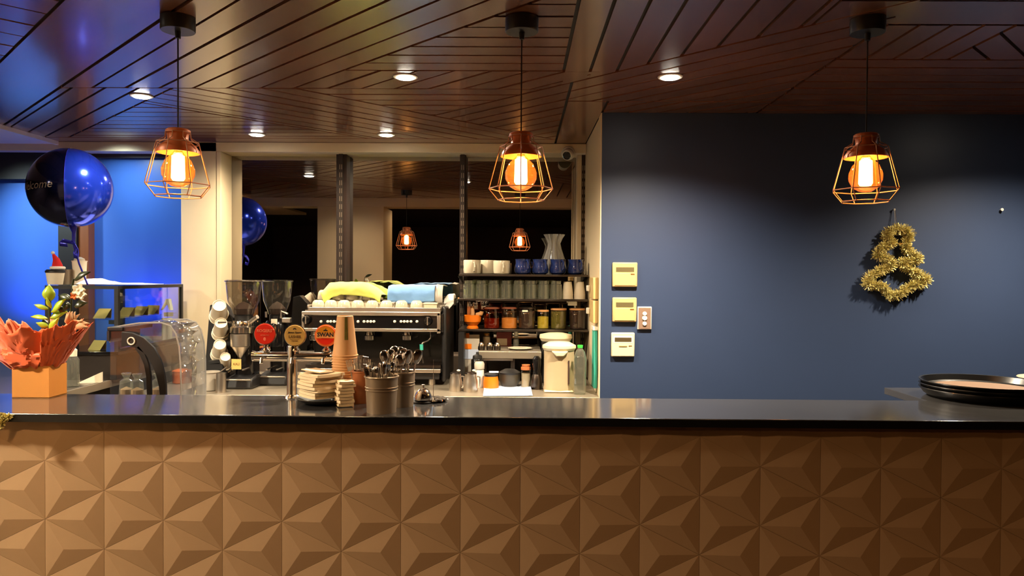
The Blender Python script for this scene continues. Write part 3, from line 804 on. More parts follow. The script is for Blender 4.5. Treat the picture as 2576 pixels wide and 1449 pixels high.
# ================================================================== shelf wall at the right
SY0, SY1 = 4.74, 5.10
sx0, sx1 = at(1154, 690, SY0).x, .444
shelf_z = []
for v, lab in ((690, 'top dark shelf holding white mugs and blue jugs'), (752, 'second dark shelf holding upturned glasses'), (829, 'third dark shelf holding storage jars')):
    z = at(1310, v, SY0).z
    s_ = thing('wall_shelf', lab, 'shelf', (0, 0, 0), 0, 'shelves on the slotted standards')
    MB().box(sx0, sx1, SY0, SY1, z - .014, z).build('board', 'steel_dark', s_, bevel=.002)
    for u in (1163, 1467):
        x = at(u, 600, 5.12).x
        if u == 1467: x = .432
        MB().prism([(SY0 + .04, z - .0145), (5.117, z - .0145), (5.117, z - .055)], x - .003, x + .003, 'x').build('bracket', 'black_plastic', s_)
    shelf_z.append(z)
z1, z2, z3 = shelf_z
# white mugs
def mug(u, Y, z, wpx, hpx, material, label, group, handle=1, rzd=0):
    r = px(wpx, Y) / 2; h = px(hpx, Y)
    t = thing('mug', label, 'mug', (at(u, 670, Y).x, Y, z), R(rzd), group)
    MB().lathe([(0, 0), (r * .82, 0), (r * .95, .006), (r, h * .3), (r * 1.0, h * .96), (r * .97, h), (r * .90, h * .98), (r * .88, .012), (0, .010)], 28).build('body', material, t)
    MB().tube([(r * .95, 0, h * .80), (r * 1.4, 0, h * .78), (r * 1.55, 0, h * .5), (r * 1.35, 0, h * .24), (r * .95, 0, h * .2)], .006, 8).build('handle', material, t)
    return t
mug(1188, 4.84, z1, 44, 35, 'white_ceramic', 'white mug at the left end of the top shelf', 'white mugs', 1, -75)
mug(1228, 4.92, z1, 42, 35, 'white_ceramic', 'white mug in the middle of the three on the top shelf', 'white mugs', 1, 95)
mug(1262, 4.79, z1, 42, 34, 'white_ceramic', 'white mug nearest the blue jugs on the top shelf', 'white mugs', 1, -80)
for i, u in enumerate((1315, 1359, 1403, 1448)):
    lab = ['blue glazed jug beside the white mugs', 'second blue glazed jug from the left', 'third blue glazed jug from the left', 'blue glazed jug against the cream return wall'][i]
    Y = 4.82; r = px(20.3, Y); h = px(38, Y)
    t = thing('blue_jug', lab + ' on the top shelf', 'jug', (min(at(u, 670, Y).x, .37), Y, z1), R(-62), 'blue jugs')
    MB().lathe([(0, 0), (r * .70, 0), (r * .95, h * .10), (r * 1.05, h * .28), (r * .98, h * .5), (r * .88, h * .72), (r * .90, h * .92), (r * .97, h), (r * .9, h * .99), (r * .8, h * .7), (r * .85, .02), (0, .012)], 28).build('body', 'blue_ceramic', t)
    MB().tube([(r * .85, 0, h * .85), (r * 1.15, 0, h * .95), (r * 1.42, 0, h * .72), (r * 1.35, 0, h * .4), (r * 1.0, 0, h * .25)], .0065, 8).build('handle', 'blue_ceramic', t)
    MB().prism([(-r * .85, -.012), (-r * .85, .012), (-r * 1.22, 0)], h * .86, h * 1.02).build('spout', 'blue_ceramic', t)
p = at(1394, 650, 4.98); h = at(1394, 590, 4.98).z - z1; r = px(25, 4.98)
t = thing('ribbed_vase', 'ribbed clear glass vase with ruffled rim behind the blue jugs', 'vase', (p.x, 4.98, z1))
MB().shell([(r * .9, 0), (r * 1.15, h * .15), (r * 1.0, h * .40), (r * .66, h * .66), (r * .58, h * .78), (r * .78, h * .90), (r * 1.02, h), (r * .92, h * .98), (r * .5, h * .78), (r * .9, h * .40), (r * 1.0, h * .15), (r * .5, .01)], 48, ribs=12, rib=.07).build('vase', 'cut_glass', t)

# upturned glasses
def tumbler(t, r, h):
    MB().shell([(r, .0), (r * .99, h * .5), (r * .93, h * .80), (r * .80, h * .83), (r * .80, h), (r * .70, h), (.001, h * .97)], 20, ribs=10, rib=.02).build('glass', 'glassware', t)
first_g = None
k = 0
gx0, gx1 = at(1180, 730, 4.80).x, at(1398, 730, 4.80).x
for row, Y in enumerate((4.79, 4.90)):
    for i in range(8):
        x = gx0 + (gx1 - gx0) * i / 7 + (.008 if row else 0)
        lab = 'upturned clear glass, %s from left in the %s row of the second shelf' % (ORD[i], ('front', 'rear')[row])
        if first_g is None:
            first_g = thing('drinking_glass', lab, 'glass', (x, Y, z2), 0, 'upturned glasses on the second shelf')
            r, h = (gx1 - gx0) / 14 * .94, px(45, 4.79); tumbler(first_g, r, h)
        else: dup(first_g, (x, Y, z2), lab)
for u, lab, n in ((1428, 'white paper cup stack right of the upturned glasses', 3), (1459, 'white paper cup stack at the wall end of the second shelf', 3)):
    Y = 4.82; t = thing('paper_cup_stack', lab, 'cups', (min(at(u, 730, Y).x, .395), Y, z2), 0, 'paper cups on the second shelf')
    for j in range(n):
        zz = j * .012; r = px(14, Y)
        MB().lathe([(r * 1.02, zz), (r, zz + .004), (r * .72, zz + .088), (r * .68, zz + .088), (0, zz + .086)], 20).build('cup', 'cup_paper', t)
p = at(1443, 760, 4.80)
o = MB().box(-.03, .03, -.01, .01, -.028, 0).build('under_shelf_light', 'white_plastic', loc=(at(1440, 760, 4.8).x, 4.80, z2 - .0145), bevel=.003)
tag(o, 'small white box fixed under the second shelf above the jars', 'box')

# jars
def jar(u, wpx, vt, glassm, fill, fillh, lid, label):
    Y = 4.83; r = px(wpx, Y) / 2 * .97; h = at(u, vt, Y).z - z3
    t = thing('storage_jar', label, 'jar', (min(at(u, 800, Y).x, .40), Y, z3), 0, 'storage jars on the third shelf')
    MB().shell([(.001, .002), (r * .97, .002), (r, .008), (r, h - .012), (r * .94, h - .006)], 28).build('jar', glassm, t)
    MB().lathe([(0, .004), (r * .95, .004), (r * .95, h * fillh), (r * .5, h * fillh * 1.06), (0, h * fillh)], 24).build('contents', fill, t)
    MB().lathe([(0, h - .012), (r * 1.01, h - .012), (r * 1.02, h - .002), (r * .9, h), (0, h)], 28).build('lid', lid, t)
jar(1237, 41, 772, 'amber_jar', 'brown_powder', .45, 'brown_powder', 'amber jar with brown powder beside the orange mortar')
jar(1281, 41, 772, 'clear_jar', 'orange_powder', .48, 'brown_powder', 'clear jar half full of orange powder on third shelf')
jar(1325, 42, 772, 'clear_jar', 'coffee', .80, 'steel_dark', 'dark jar with a small paper label in the jar row')
jar(1366, 30, 779, 'clear_jar', 'yellow_mix', .62, 'lid_wood', 'narrow jar of yellow-green mix in the jar row')
jar(1405, 41, 775, 'clear_jar', 'green_mix', .85, 'lid_wood', 'jar of olive green mix with wooden lid')
jar(1452, 41, 775, 'clear_jar', 'coffee', .88, 'lid_wood', 'jar of dark coffee beans with wooden lid at the wall end')
pp = at(1318, 783, 4.83)
bpy.data.objects['storage_jar.002']
lb = MB().box(-.018, .018, -.0012, .0, -.006, .006).build('label', 'cup_paper', bpy.data.objects['storage_jar.002'], loc=(-.012, -px(42, 4.83) / 2 * .98, px(42, 4.83) * 1.08))
# mortar
p = at(1189, 800, 4.82); r = px(21, 4.82)
t = thing('mortar', 'orange mortar bowl with pestle at the left of the third shelf', 'mortar', (p.x, 4.82, z3))
MB().lathe([(0, 0), (r * .7, 0), (r * .7, .008), (r * .55, .018), (r * .98, .045), (r * 1.04, .085), (r * .95, .088), (r * .85, .05), (0, .04)], 28).build('bowl', 'orange_plastic', t)
MB().tube([(r * .5, -.02, .090), (r * 1.05, -.03, .098), (r * 1.1, -.03, .112)], .014, 12).build('spout_handle', 'lid_wood', t)
MB().tube([(0, 0, .05), (.0, .0, .10), (-.004, 0, .145)], [.018, .014, .012], 12).build('pestle', 'lid_wood', t)

# ---- steel stand with odds and ends
bx0, bx1 = at(1204, 890, 4.55).x, at(1362, 890, 4.55).x
pt, pb = at(1280, 884, 4.55).z, at(1280, 903, 4.55).z
t = thing('steel_stand', 'low stainless stand below the shelves holding knobs and a plate', 'stand', (0, 0, 0))
MB().box(bx0, bx1, 4.55, 4.98, pb, pt).build('top', 'bench_steel', t, bevel=.004)
for xx in (bx0 + .02, at(1290, 900, 4.6).x, bx1 - .03):
    for yy in (4.58, 4.95):
        MB().box(xx - .012, xx + .012, yy - .012, yy + .012, BZ, pb).build('leg', 'steel_dark', t)
MB().box(bx0, bx1, 4.985, 4.99, BZ + .02, pb - .002).build('back_panel', 'black_paint', t)
MB().box(bx0 + .01, at(1290, 900, 4.55).x, 4.56, 4.60, pb - .012, pb - .001).build('lower_rail', 'steel', t)
for u, lab in ((1211, 'left chrome tea tin on the stainless stand'), (1232, 'middle chrome tea tin on the stainless stand'), (1251, 'right chrome tea tin on the stainless stand')):
    t = thing('tea_strainer', lab, 'tin', (at(u, 870, 4.62).x, 4.62, pt), 0, 'chrome tins on the stand')
    MB().lathe([(0, 0), (.020, 0), (.022, .012), (.020, .026), (0, .026)], 18).build('tin', 'steel_dark', t)
    MB().lathe([(.018, .0262), (.017, .038), (.010, .048), (0, .051)], 18).build('lid', 'chrome', t)
o = MB().lathe([(0, 0), (.055, 0), (.078, .010), (.074, .012), (.05, .004), (0, .004)], 32).build('plate', 'white_ceramic', loc=(at(1308, 880, 4.68).x, 4.68, pt))
tag(o, 'white plate on the stainless stand under the jars', 'plate')
x = at(1298, 870, 4.80).x
t = thing('small_bottle', 'small white-capped bottle behind the plate on the steel stand', 'bottle', (x, 4.82, pt))
MB().lathe([(0, 0), (.018, 0), (.019, .05), (.010, .065), (.009, .075)], 18).build('bottle', 'pet', t)
MB().lathe([(.011, .0752), (.011, .10), (0, .10)], 14).build('cap', 'white_plastic', t)
t = thing('tea_box', 'dark red printed box standing behind the chrome tins', 'box', (at(1268, 860, 4.88).x, 4.90, pt))
MB().box(-.050, .050, -.03, .03, 0, .095).build('carton', 'print_red', t, bevel=.001)
MB().box(-.046, .020, -.0312, -.0300, .006, .052).build('print', 'cup_paper', t)
for u, h_, m_, lab in ((1224, .085, 'clear_jar', 'small jar with white band behind the chrome tins'),):
    t = thing('spice_jar', lab, 'jar', (at(u, 860, 4.9).x, 4.9, pt))
    MB().lathe([(0, 0), (.024, 0), (.024, h_ * .7), (.016, h_ * .8)], 18).build('jar', 'cup_paper', t)
    MB().lathe([(.018, h_ * .8), (.018, h_), (0, h_)], 14).build('cap', 'badge_amber', t)
# notes stuck to the machine-side upright
a, b = at(1168, 880, 4.66), at(1205, 900, 4.66)
up = MB().box(at(1154, 900, 4.70).x, at(1168, 900, 4.70).x, 4.66, 4.78, BZ, z3 - .016).build('upright', 'black_plastic')
tag(up, 'black upright post beside the espresso machine under the shelves', 'post')
t = thing('note_board', 'grey board with orange and blue notes left of the steel stand', 'board', (at(1187, 900, 4.80).x, 4.80, BZ))
hw = px(19, 4.80)
MB().box(-hw, hw, 0, .01, 0, at(1187, 842, 4.8).z - BZ).build('board', 'grey_pot', t)
zz = lambda v: at(1187, v, 4.8).z - BZ
MB().box(-hw, hw * .9, -.003, -.0005, zz(903), zz(879)).build('blue_note', 'blue_paper', t)
MB().box(-hw, -hw * .05, -.004, -.0005, zz(878), zz(865)).build('orange_note', 'orange_plastic', t)
MB().box(-hw * .8, -hw * .35, -.004, -.0005, zz(850), zz(838)).build('orange_clip', 'orange_plastic', t)

# ---- bench front row
def pitcher(u, Y, wpx, vt, label):
    r = px(wpx, Y) / 2; h = at(u, vt, Y).z - BZ
    t = thing('milk_pitcher', label, 'pitcher', (at(u, 960, Y).x, Y, BZ), 0, 'steel milk pitchers')
    MB().lathe([(0, 0), (r * .98, 0), (r, .006), (r * .98, h * .55), (r * .80, h * .82), (r * .84, h * .95), (r * .80, h * .95), (r * .76, h * .8), (r * .9, .01), (0, .01)], 28).build('body', 'steel', t)
    MB().lathe([(r * .84, h * .955), (r * .80, h * 1.02), (r * .2, h * 1.06), (0, h * 1.06)], 24).build('lid', 'steel_dark', t)
    MB().lathe([(.004, h * 1.06), (.010, h * 1.10), (.011, h * 1.16), (0, h * 1.20)], 14, Matrix.Translation((r * .45, 0, 0))).build('knob', 'white_plastic', t)
    MB().tube([(r * .9, -.01, h * .82), (r * 1.30, -.012, h * .80), (r * 1.34, -.012, h * .45), (r * 1.2, -.012, h * .22), (r * .95, -.01, h * .2)], .0055, 8).build('handle', 'steel', t)
pitcher(1146, 4.27, 33, 938, 'steel milk pitcher nearest the espresso machine')
pitcher(1184, 4.25, 36, 938, 'steel milk pitcher beside the white squeeze bottle')
p = at(1206, 960, 4.42)
t = thing('squeeze_bottle', 'white squeeze bottle behind the right milk pitcher', 'bottle', (p.x, 4.42, BZ))
MB().lathe([(0, 0), (.026, 0), (.028, .01), (.027, .10), (.024, .11)], 20).build('bottle', 'white_plastic', t)
MB().lathe([(.030, .1102), (.031, .14), (.024, .152), (0, .154)], 20).build('cap', 'grey_pot', t)
t = thing('black_canister', 'black lidded canister at the back left under the shelves', 'canister', (at(1200, 900, 4.48).x, 4.52, BZ))
MB().lathe([(0, 0), (.038, 0), (.038, .15), (.034, .158), (0, .16)], 24).build('canister', 'black_gloss', t)
MB().lathe([(.030, .1602), (.028, .178), (.010, .186), (.008, .20), (0, .20)], 20).build('lid', 'black_plastic', t)
t = thing('orange_tub', 'orange tub with a black lid on the back bench', 'tub', (at(1235, 960, 4.38).x, 4.38, BZ))
r = px(19.5, 4.38); h = at(1235, 946, 4.38).z - BZ
MB().lathe([(0, 0), (r, 0), (r * 1.0, h * .5), (r * .88, h), (0, h)], 28).build('tub', 'orange_plastic', t)
MB().lathe([(r * .90, h), (r * .92, h + .012), (r * .6, h + .02), (0, h + .022)], 28).build('lid', 'black_plastic', t)
MB().box(-.01, .045, -.02, .0, h + .022, h + .030).build('white_tag', 'paper', t)
t = thing('dark_bowl', 'dark lidded bowl with a green label on the back bench', 'bowl', (at(1282, 950, 4.45).x, 4.45, BZ))
r = px(27, 4.45); h = at(1282, 940, 4.45).z - BZ
MB().lathe([(0, 0), (r * .75, 0), (r * .95, h * .5), (r, h), (0, h)], 28).build('bowl', 'dark_bowl', t)
MB().lathe([(r * 1.02, h), (r * 1.03, h + .010), (r * .5, h + .028), (0, h + .030)], 28).build('lid', 'black_plastic', t)
MB().box(-.035, .020, -r * .86, -r * .84, h + .004, h + .018, Matrix.Rotation(R(-20), 4, 'X') @ Matrix.Translation((0, 0, -.02))).build('label', 'green_label', t)
t = thing('spice_shaker', 'tall jar with brown lid beside the pepper mill', 'jar', (at(1323, 950, 4.40).x, 4.40, BZ))
r = px(12, 4.40); h = at(1323, 930, 4.4).z - BZ
MB().shell([(.001, .002), (r, .002), (r, h), (r * .9, h + .004)], 24).build('jar', 'clear_jar', t)
MB().lathe([(0, .004), (r * .93, .004), (r * .93, h * .8), (0, h * .8)], 20).build('contents', 'grey_pot', t)
MB().lathe([(r * 1.05, h), (r * 1.05, h + .016), (r * .8, h + .018), (r * .9, h + .03), (0, h + .032)], 24).build('lid', 'terracotta', t)
t = thing('pepper_mill', 'black pepper mill with steel rings left of the water urn', 'pepper mill', (at(1350, 950, 4.36).x, 4.36, BZ))
r = px(14, 4.36); h = at(1350, 896, 4.36).z - BZ
MB().lathe([(0, 0), (r, 0), (r, h * .2), (r * .9, h * .38), (r * .7, h * .46)], 24).build('body', 'steel_dark', t)
MB().lathe([(r * .72, h * .46), (r * .62, h * .58), (r * .8, h * .75), (r * .78, h * .92), (r * .4, h), (0, h)], 24).build('head', 'black_gloss', t)
q = [on(1215, 998, BZ), on(1340, 997, BZ), on(1333, 968, BZ), on(1218, 974, BZ)]
o = MB().grid(lambda s, u: tuple((q[0].lerp(q[1], s)).lerp(q[3].lerp(q[2], s), u) + Vector((0, 0, .004 + .012 * max(0, s - .75) * 4 * u))), 12, 8).build('paper_sheet', 'blue_paper', solid=.001)
tag(o, 'pale blue-white paper sheet lying on the edge of the back bench', 'paper')
# urn
UY = 4.30; r = px(38, UY); cx_ = at(1406, 960, UY).x; Zu = lambda v: at(1406, v, UY).z - BZ
t = thing('water_urn', 'cream hot water urn with domed lid at the bench end', 'urn', (cx_, UY, BZ))
MB().lathe([(0, 0), (r * 1.02, 0), (r * 1.04, .02), (r * 1.0, .03), (r * 1.0, Zu(880)), (0, Zu(880))], 32, sy=.9).build('body', 'urn_body', t)
MB().lathe([(r * 1.03, Zu(880)), (r * 1.12, Zu(874)), (r * 1.10, Zu(868)), (r * .7, Zu(860)), (0, Zu(858))], 32, sy=.95).build('lid', 'cream_plastic', t)
MB().prism([(-r * .55, Zu(880)), (r * .55, Zu(880)), (r * .25, Zu(893)), (-r * .25, Zu(893))], -r * 1.12, -r * .8, 'y').build('spout_cover', 'cream_plastic', t, bevel=.006)
MB().box(r * .55, r * .64, -r * .82, -r * .70, Zu(962), Zu(904)).build('level_gauge', 'coffee', t)
MB().box(-r * 1.0, r * .9, -r * .95, -r * .2, 0, .012).build('foot', 'cream_plastic', t, bevel=.006)
t = thing('second_urn', 'second urn with dark band standing behind the cream urn', 'urn', (at(1398, 900, 4.62).x, 4.64, BZ))
r2 = px(36, 4.62); Zv = lambda v: at(1400, v, 4.62).z - BZ
MB().lathe([(0, 0), (r2, 0), (r2, Zv(858)), (0, Zv(858))], 28).build('body', 'black_plastic', t)
MB().lathe([(r2 * 1.02, Zv(858)), (r2 * 1.15, Zv(850)), (r2 * 1.12, Zv(842)), (r2 * .6, Zv(838)), (0, Zv(837))], 28).build('lid', 'cream_plastic', t)
# plastic bottle
YB = 4.18; x = .445 - .045; hB = at(1460, 868, YB).z - BZ
t = thing('plastic_bottle', 'clear plastic bottle with green cap beside the water urn', 'bottle', (at(1459, 930, YB).x, YB, BZ)); r = px(16, YB)
MB().shell([(.001, .006), (r * .6, .002), (r * .9, .004), (r, .02), (r * .96, hB * .35), (r, hB * .5), (r, hB * .72), (r * .75, hB * .86), (r * .36, hB * .93), (r * .36, hB * .955)], 24).build('bottle', 'pet', t)
MB().lathe([(r * .42, hB * .945), (r * .44, hB), (0, hB)], 16).build('cap', 'green_cap', t)

# ---- fittings on the return wall
def on_return(u, v, dx=0):            # point on the return wall seen at pixel
    d = CR * (u - 1288) + CU * (724.5 - v) + CF * F
    return Vector((0, 0, CAMZ)) + d * ((.452 - dx) / d.x)
wy0, wy1 = 4.125, 4.40
for v0, v1, lab in ((697, 753, 'upper beige dispenser box on the cream return wall'), (754, 812, 'lower beige dispenser box on the cream return wall')):
    za, zb = at(1493, v0, 4.25).z, at(1493, v1, 4.25).z
    t = thing('wall_dispenser', lab, 'dispenser', (.4463, 4.27, zb))
    h = za - zb
    MB().box(-.030, 0, -.11, .11, .002, h - .002).build('box', 'beige_plastic', t, bevel=.004)
    MB().box(-.050, -.031, .06, .10, h * .35, h * .62).build('knob', 'white_plastic', t, bevel=.004)
za, zb = at(1500, 826, 4.2).z, at(1500, 975, 4.2).z
t = thing('teal_folder', 'teal folder hanging on the cream wall beside the navy corner', 'folder', (.4463, 4.22, zb))
MB().prism([(-.07, .10), (-.055, 0), (.06, .0), (.06, za - zb), (-.05, za - zb)], -.022, -.004, 'x').build('folder', 'teal', t, bevel=.002)
MB().box(-.028, 0, -.055, .065, za - zb - .01, za - zb + .012).build('clip', 'white_plastic', t, bevel=.002)
# ================================================================== left corner: cake cabinet and what stands on it
KY0, KY1 = 4.10, 4.90
kx1 = at(297, 800, KY0).x; kx0 = at(113, 800, KY0).x
kz0, kz1 = at(240, 893, KY0).z, at(240, 719, KY0).z
cab = thing('cake_cabinet', 'black-framed glass cake cabinet on the left side bench', 'display cabinet')
B_ = .022
MB().box(kx0 + .02, kx1 - .02, KY0 + .02, KY1 - .02, SZ, kz0 + .002).build('plinth', 'steel_dark', cab, bevel=.003)
MB().box(kx0, kx1, KY0, KY1, kz0, kz0 + .018).build('floor_panel', 'black_gloss', cab, bevel=.002)
fr = MB()
zt_, zb_ = kz1, kz0 + .018
for z0_, z1_ in ((zt_ - .018, zt_),):
    fr.box(kx0, kx1, KY0, KY0 + B_, z0_, z1_).box(kx0, kx1, KY1 - B_, KY1, z0_, z1_).box(kx0, kx0 + B_, KY0 + B_, KY1 - B_, z0_, z1_).box(kx1 - B_, kx1, KY0 + B_, KY1 - B_, z0_, z1_)
fr.build('top_frame', 'black_paint', cab)
for x, y in ((kx0, KY0), (kx1 - B_, KY0), (kx0, KY1 - B_), (kx1 - B_, KY1 - B_)):
    MB().box(x, x + B_, y, y + B_, zb_, zt_ - .018).build('corner_post', 'black_paint', cab)
MB().box(kx1 - B_, kx1, KY0 + B_, KY1 - B_, zb_, zb_ + .016).build('bottom_rail', 'black_paint', cab)
MB().box(kx0 + B_, kx1 - B_, KY0 + .006, KY0 + .010, zb_, zt_ - .018).build('pane', 'shelf_glass', cab)
MB().box(kx1 - .012, kx1 - .008, KY0 + B_, KY1 - B_, zb_ + .016, zt_ - .018).build('pane', 'shelf_glass', cab)
MB().box(kx0 + .001, kx1 - .001, KY0 + .001, KY1 - .001, zt_ + .0002, zt_ + .005).build('top_glass', 'shelf_glass', cab)
ks = at(240, 803, KY0).z
MB().box(kx0 + .03, kx1 - .03, KY0 + .03, KY1 - .03, ks - .006, ks).build('glass_shelf', 'shelf_glass', cab)
MB().box(kx1 - .06, kx1 - .03, KY0 + .012, KY0 + .029, ks - .028, ks - .006).build('shelf_clip', 'black_plastic', cab)
MB().box(kx0, kx1, KY1 + .002, KY1 + .02, zb_, zb_ + .02).build('added_strip', 'white_plastic', cab)  # plain strip added to go with the blue fill
cards = [(.10, 4.20, ks, 'nearest'), (.05, 4.36, ks, 'second'), (.05, 4.52, ks, 'third'), (.05, 4.66, ks, 'fourth'), (.13, 4.20, zb_, 'lower')]
cd = {}
for d, y, z, w_ in cards:
    lab = ('kraft price card on the cabinet floor' if w_ == 'lower' else '%s folded kraft price card on the cabinet\'s glass shelf' % w_)
    t = thing('price_card', lab, 'price card', (kx1 - .04 - d, y, z + .0005), R(-18), 'price cards in the cake cabinet')
    if not cd:
        cd['a'] = MB().add([(-.055, -.020, 0), (.035, -.020, 0), (.060, 0, .055), (-.030, 0, .055), (-.055, -.0185, 0), (.035, -.0185, 0), (.060, .0015, .055), (-.030, .0015, .055)],
                           [(0, 1, 2, 3), (7, 6, 5, 4), (0, 4, 5, 1), (1, 5, 6, 2), (2, 6, 7, 3), (3, 7, 4, 0)]).mesh('front_panel', 'price_card')
        cd['b'] = MB().add([(-.055, .022, 0), (.035, .022, 0), (.060, .002, .055), (-.030, .002, .055), (-.055, .0235, 0), (.035, .0235, 0), (.060, .0035, .055), (-.030, .0035, .055)],
                           [(0, 1, 2, 3), (7, 6, 5, 4), (0, 4, 5, 1), (1, 5, 6, 2), (2, 6, 7, 3), (3, 7, 4, 0)]).mesh('back_panel', 'price_card')
    for n_, k_ in (('front_panel', 'a'), ('back_panel', 'b')):
        o = bpy.data.objects.new(n_, cd[k_]); col.objects.link(o); o.parent = t
# cream tongs holder inside at the right end
t = thing('tall_box', 'cream folded card standing at the far right end of the cabinet', 'card', (kx1 - .058, 4.80, zb_))
zz = lambda v: at(456, v, 4.80).z - zb_
MB().box(-.030, .024, -.02, .02, 0, zz(800)).build('holder', 'cream_plastic', t, bevel=.004)
MB().box(-.012, .030, -.024, .018, zz(796), zz(786)).build('band', 'black_plastic', t)
MB().prism([(-.035, zz(780)), (.0, zz(752)), (.018, zz(752)), (.032, zz(780)), (.020, zz(780)), (.004, zz(760))], -.02, .015, 'y').build('flap', 'cup_paper', t)

# on top of the cabinet
kt = kz1 + .0052
Z = lambda u, v, Y: at(u, v, Y).z - kt
p = at(139, 717, 4.17)
t = thing('hat_cup', 'paper cup with dark lid wearing a red felt hat on the cabinet', 'cup', (p.x, 4.17, kt))
h = Z(139, 686, 4.17); r = px(21, 4.17)
MB().lathe([(0, 0), (r * .80, 0), (r, h), (0, h)], 28).build('cup', 'cup_paper', t)
MB().lathe([(r * 1.06, h), (r * 1.06, h + .010), (r * .9, h + .018), (0, h + .018)], 28).build('lid', 'black_plastic', t)
hh = h + .0182
ht_ = MB()
apex = Vector((px(-11, 4.17), 0, Z(130, 636, 4.17)))
rings = []
hat = thing('santa_hat', 'small red felt hat with white trim and pompom', 'hat', (p.x + .012, 4.17, kt + hh))
top = apex.z - hh
MB().tube([(.0, 0, .010), (.0, 0, top * .25), (-.006, 0, top * .6), (-.022, 0, top * .9)], [r * .62, r * .56, r * .36, r * .14], 20).build('hat_body', 'red_felt', hat)
MB().tube(circ((.002, 0, .009), r * .66, 20), .009, 8, True).build('trim', 'white_felt', hat)
MB().lathe([(0, -.010), (.007, -.007), (.010, 0), (.007, .007), (0, .010)], 14, Matrix.Translation((-.025, 0, top))).build('pompom', 'white_felt', hat)
for u, Y, wpx, vt, lab in ((169, 4.27, 30, 678, 'plain white paper cup just behind the one with the hat'), (200, 4.27, 34, 656, 'taller white tub on the cabinet beside the balloon string')):
    t = thing('white_cup', lab, 'cup', (at(u, 700, Y).x, Y, kt))
    h = Z(u, vt, Y); r = px(wpx / 2, Y)
    MB().lathe([(0, 0), (r * .82, 0), (r, h - .006), (r * 1.06, h - .004), (r * 1.06, h), (r * .94, h), (r * .78, .008), (0, .006)], 28).build('cup', 'cup_paper', t)
    if vt < 670:
        MB().lathe([(0, h - .02), (r * .9, h - .018), (r * .7, h + .012), (r * .2, h + .022), (0, h + .022)], 16).build('contents', 'grey_pot', t)
o = MB().grid(lambda s, u: (at(190 + 175 * s, 716, 4.14).x, 4.14 + .22 * u, kt + .003 + (.028 * (1 - s) ** 1.2 + .012 * math.sin(s * 9) * (1 - s)) * math.sin(u * math.pi) * (.9 + .3 * noise.noise(Vector((s * 9, u * 6, 1))))), 30, 12).build('white_napkin', 'paper', solid=.003)
tag(o, 'white cloth lying crumpled on top of the cake cabinet', 'cloth')

# balloon
BY = 4.0
c = at(178, 474, BY); br = px(97, BY)
t = thing('foil_balloon', 'round blue foil balloon floating over the cake cabinet', 'balloon', (c.x, BY, c.z))
def ball(a0, a1, n=28):
    def fn(s, u):
        th = math.pi * u; ph = a0 + (a1 - a0) * s
        rr = br * (1 + .006 * math.cos(4 * ph + 1.0))
        k = 1 - .03 * math.exp(-((u - 1) * 9) ** 2)
        return (rr * math.sin(th) * math.cos(ph), rr * math.sin(th) * math.sin(ph), rr * 1.03 * math.cos(th) * k)
    return MB().grid(fn, n, 40)
seam = R(293)
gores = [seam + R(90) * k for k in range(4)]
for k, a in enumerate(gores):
    ball(a, a + R(90)).build('gore', 'balloon_blue' if k != 3 else 'balloon_shaded', t, ang=80)
MB().tube([(br * 1.003 * math.sin(math.pi * i / 24) * math.cos(seam), br * 1.003 * math.sin(math.pi * i / 24) * math.sin(seam), br * 1.032 * math.cos(math.pi * i / 24)) for i in range(1, 24)], .0016, 6).build('seam', 'ribbon_blue', t)
# word printed on the shaded gore, bent onto the surface
def bent_text(s, size, az, el, material, parent, tilt):
    cu = bpy.data.curves.new('lettering', 'FONT'); cu.body = s; cu.size = size; cu.extrude = .0004; cu.shear = .35; cu.align_x = 'CENTER'; cu.align_y = 'CENTER'; cu.resolution_u = 2
    o = bpy.data.objects.new('lettering', cu); col.objects.link(o); bpy.context.view_layer.update()
    me = bpy.data.meshes.new_from_object(o.evaluated_get(bpy.context.evaluated_depsgraph_get())); bpy.data.objects.remove(o)
    for v in me.vertices:
        x, y = v.co.x * math.cos(tilt) - v.co.y * math.sin(tilt), v.co.x * math.sin(tilt) + v.co.y * math.cos(tilt)
        a, e = az + x / br, el + y / br
        q = br * 1.010
        v.co = (q * math.cos(e) * math.cos(a), q * math.cos(e) * math.sin(a), q * 1.03 * math.sin(e))
    me.materials.clear(); me.materials.append(M[material])
    o = bpy.data.objects.new('lettering', me); col.objects.link(o); o.parent = parent
bent_text('Welcome', .058, R(246), R(-2), 'ink_white', t, R(4))
# tail, bow, string
b0 = -br * 1.0
MB().tube([(.012, 0, b0 + .004), (.016, 0, b0 - .03), (.014, 0, b0 - .07), (.012, 0, b0 - .09)], [.022, .010, .008, .012], 10).build('neck', 'ribbon_blue', t)
rb = MB()
def ribbon(pts, w_):
    pts = [Vector(p_) for p_ in pts]
    def fn(s, u):
        f_ = s * (len(pts) - 1); i = min(int(f_), len(pts) - 2); p_ = pts[i].lerp(pts[i + 1], f_ - i)
        return p_ + Vector((.15, -.5, 1)).normalized() * (u - .5) * w_
    rb.grid(fn, 18, 2)
ribbon([(.012, -.01, b0 - .085), (-.03, -.02, b0 - .075), (-.05, -.02, b0 - .095), (-.01, -.015, b0 - .100)], .022)
ribbon([(.012, -.01, b0 - .085), (.035, -.02, b0 - .10), (.055, -.02, b0 - .135), (.050, -.02, b0 - .165), (.02, -.015, b0 - .155), (.035, -.01, b0 - .12)], .026)
rb.build('bow', 'ribbon_blue', t, solid=.001)
y_end = 4.135 - BY; z_end = kt - c.z + .002
MB().tube([(.012, 0, b0 - .09), (.012, y_end * .4, b0 - .2), (.010, y_end, z_end)], .005, 6).build('string', 'ribbon_blue', t)

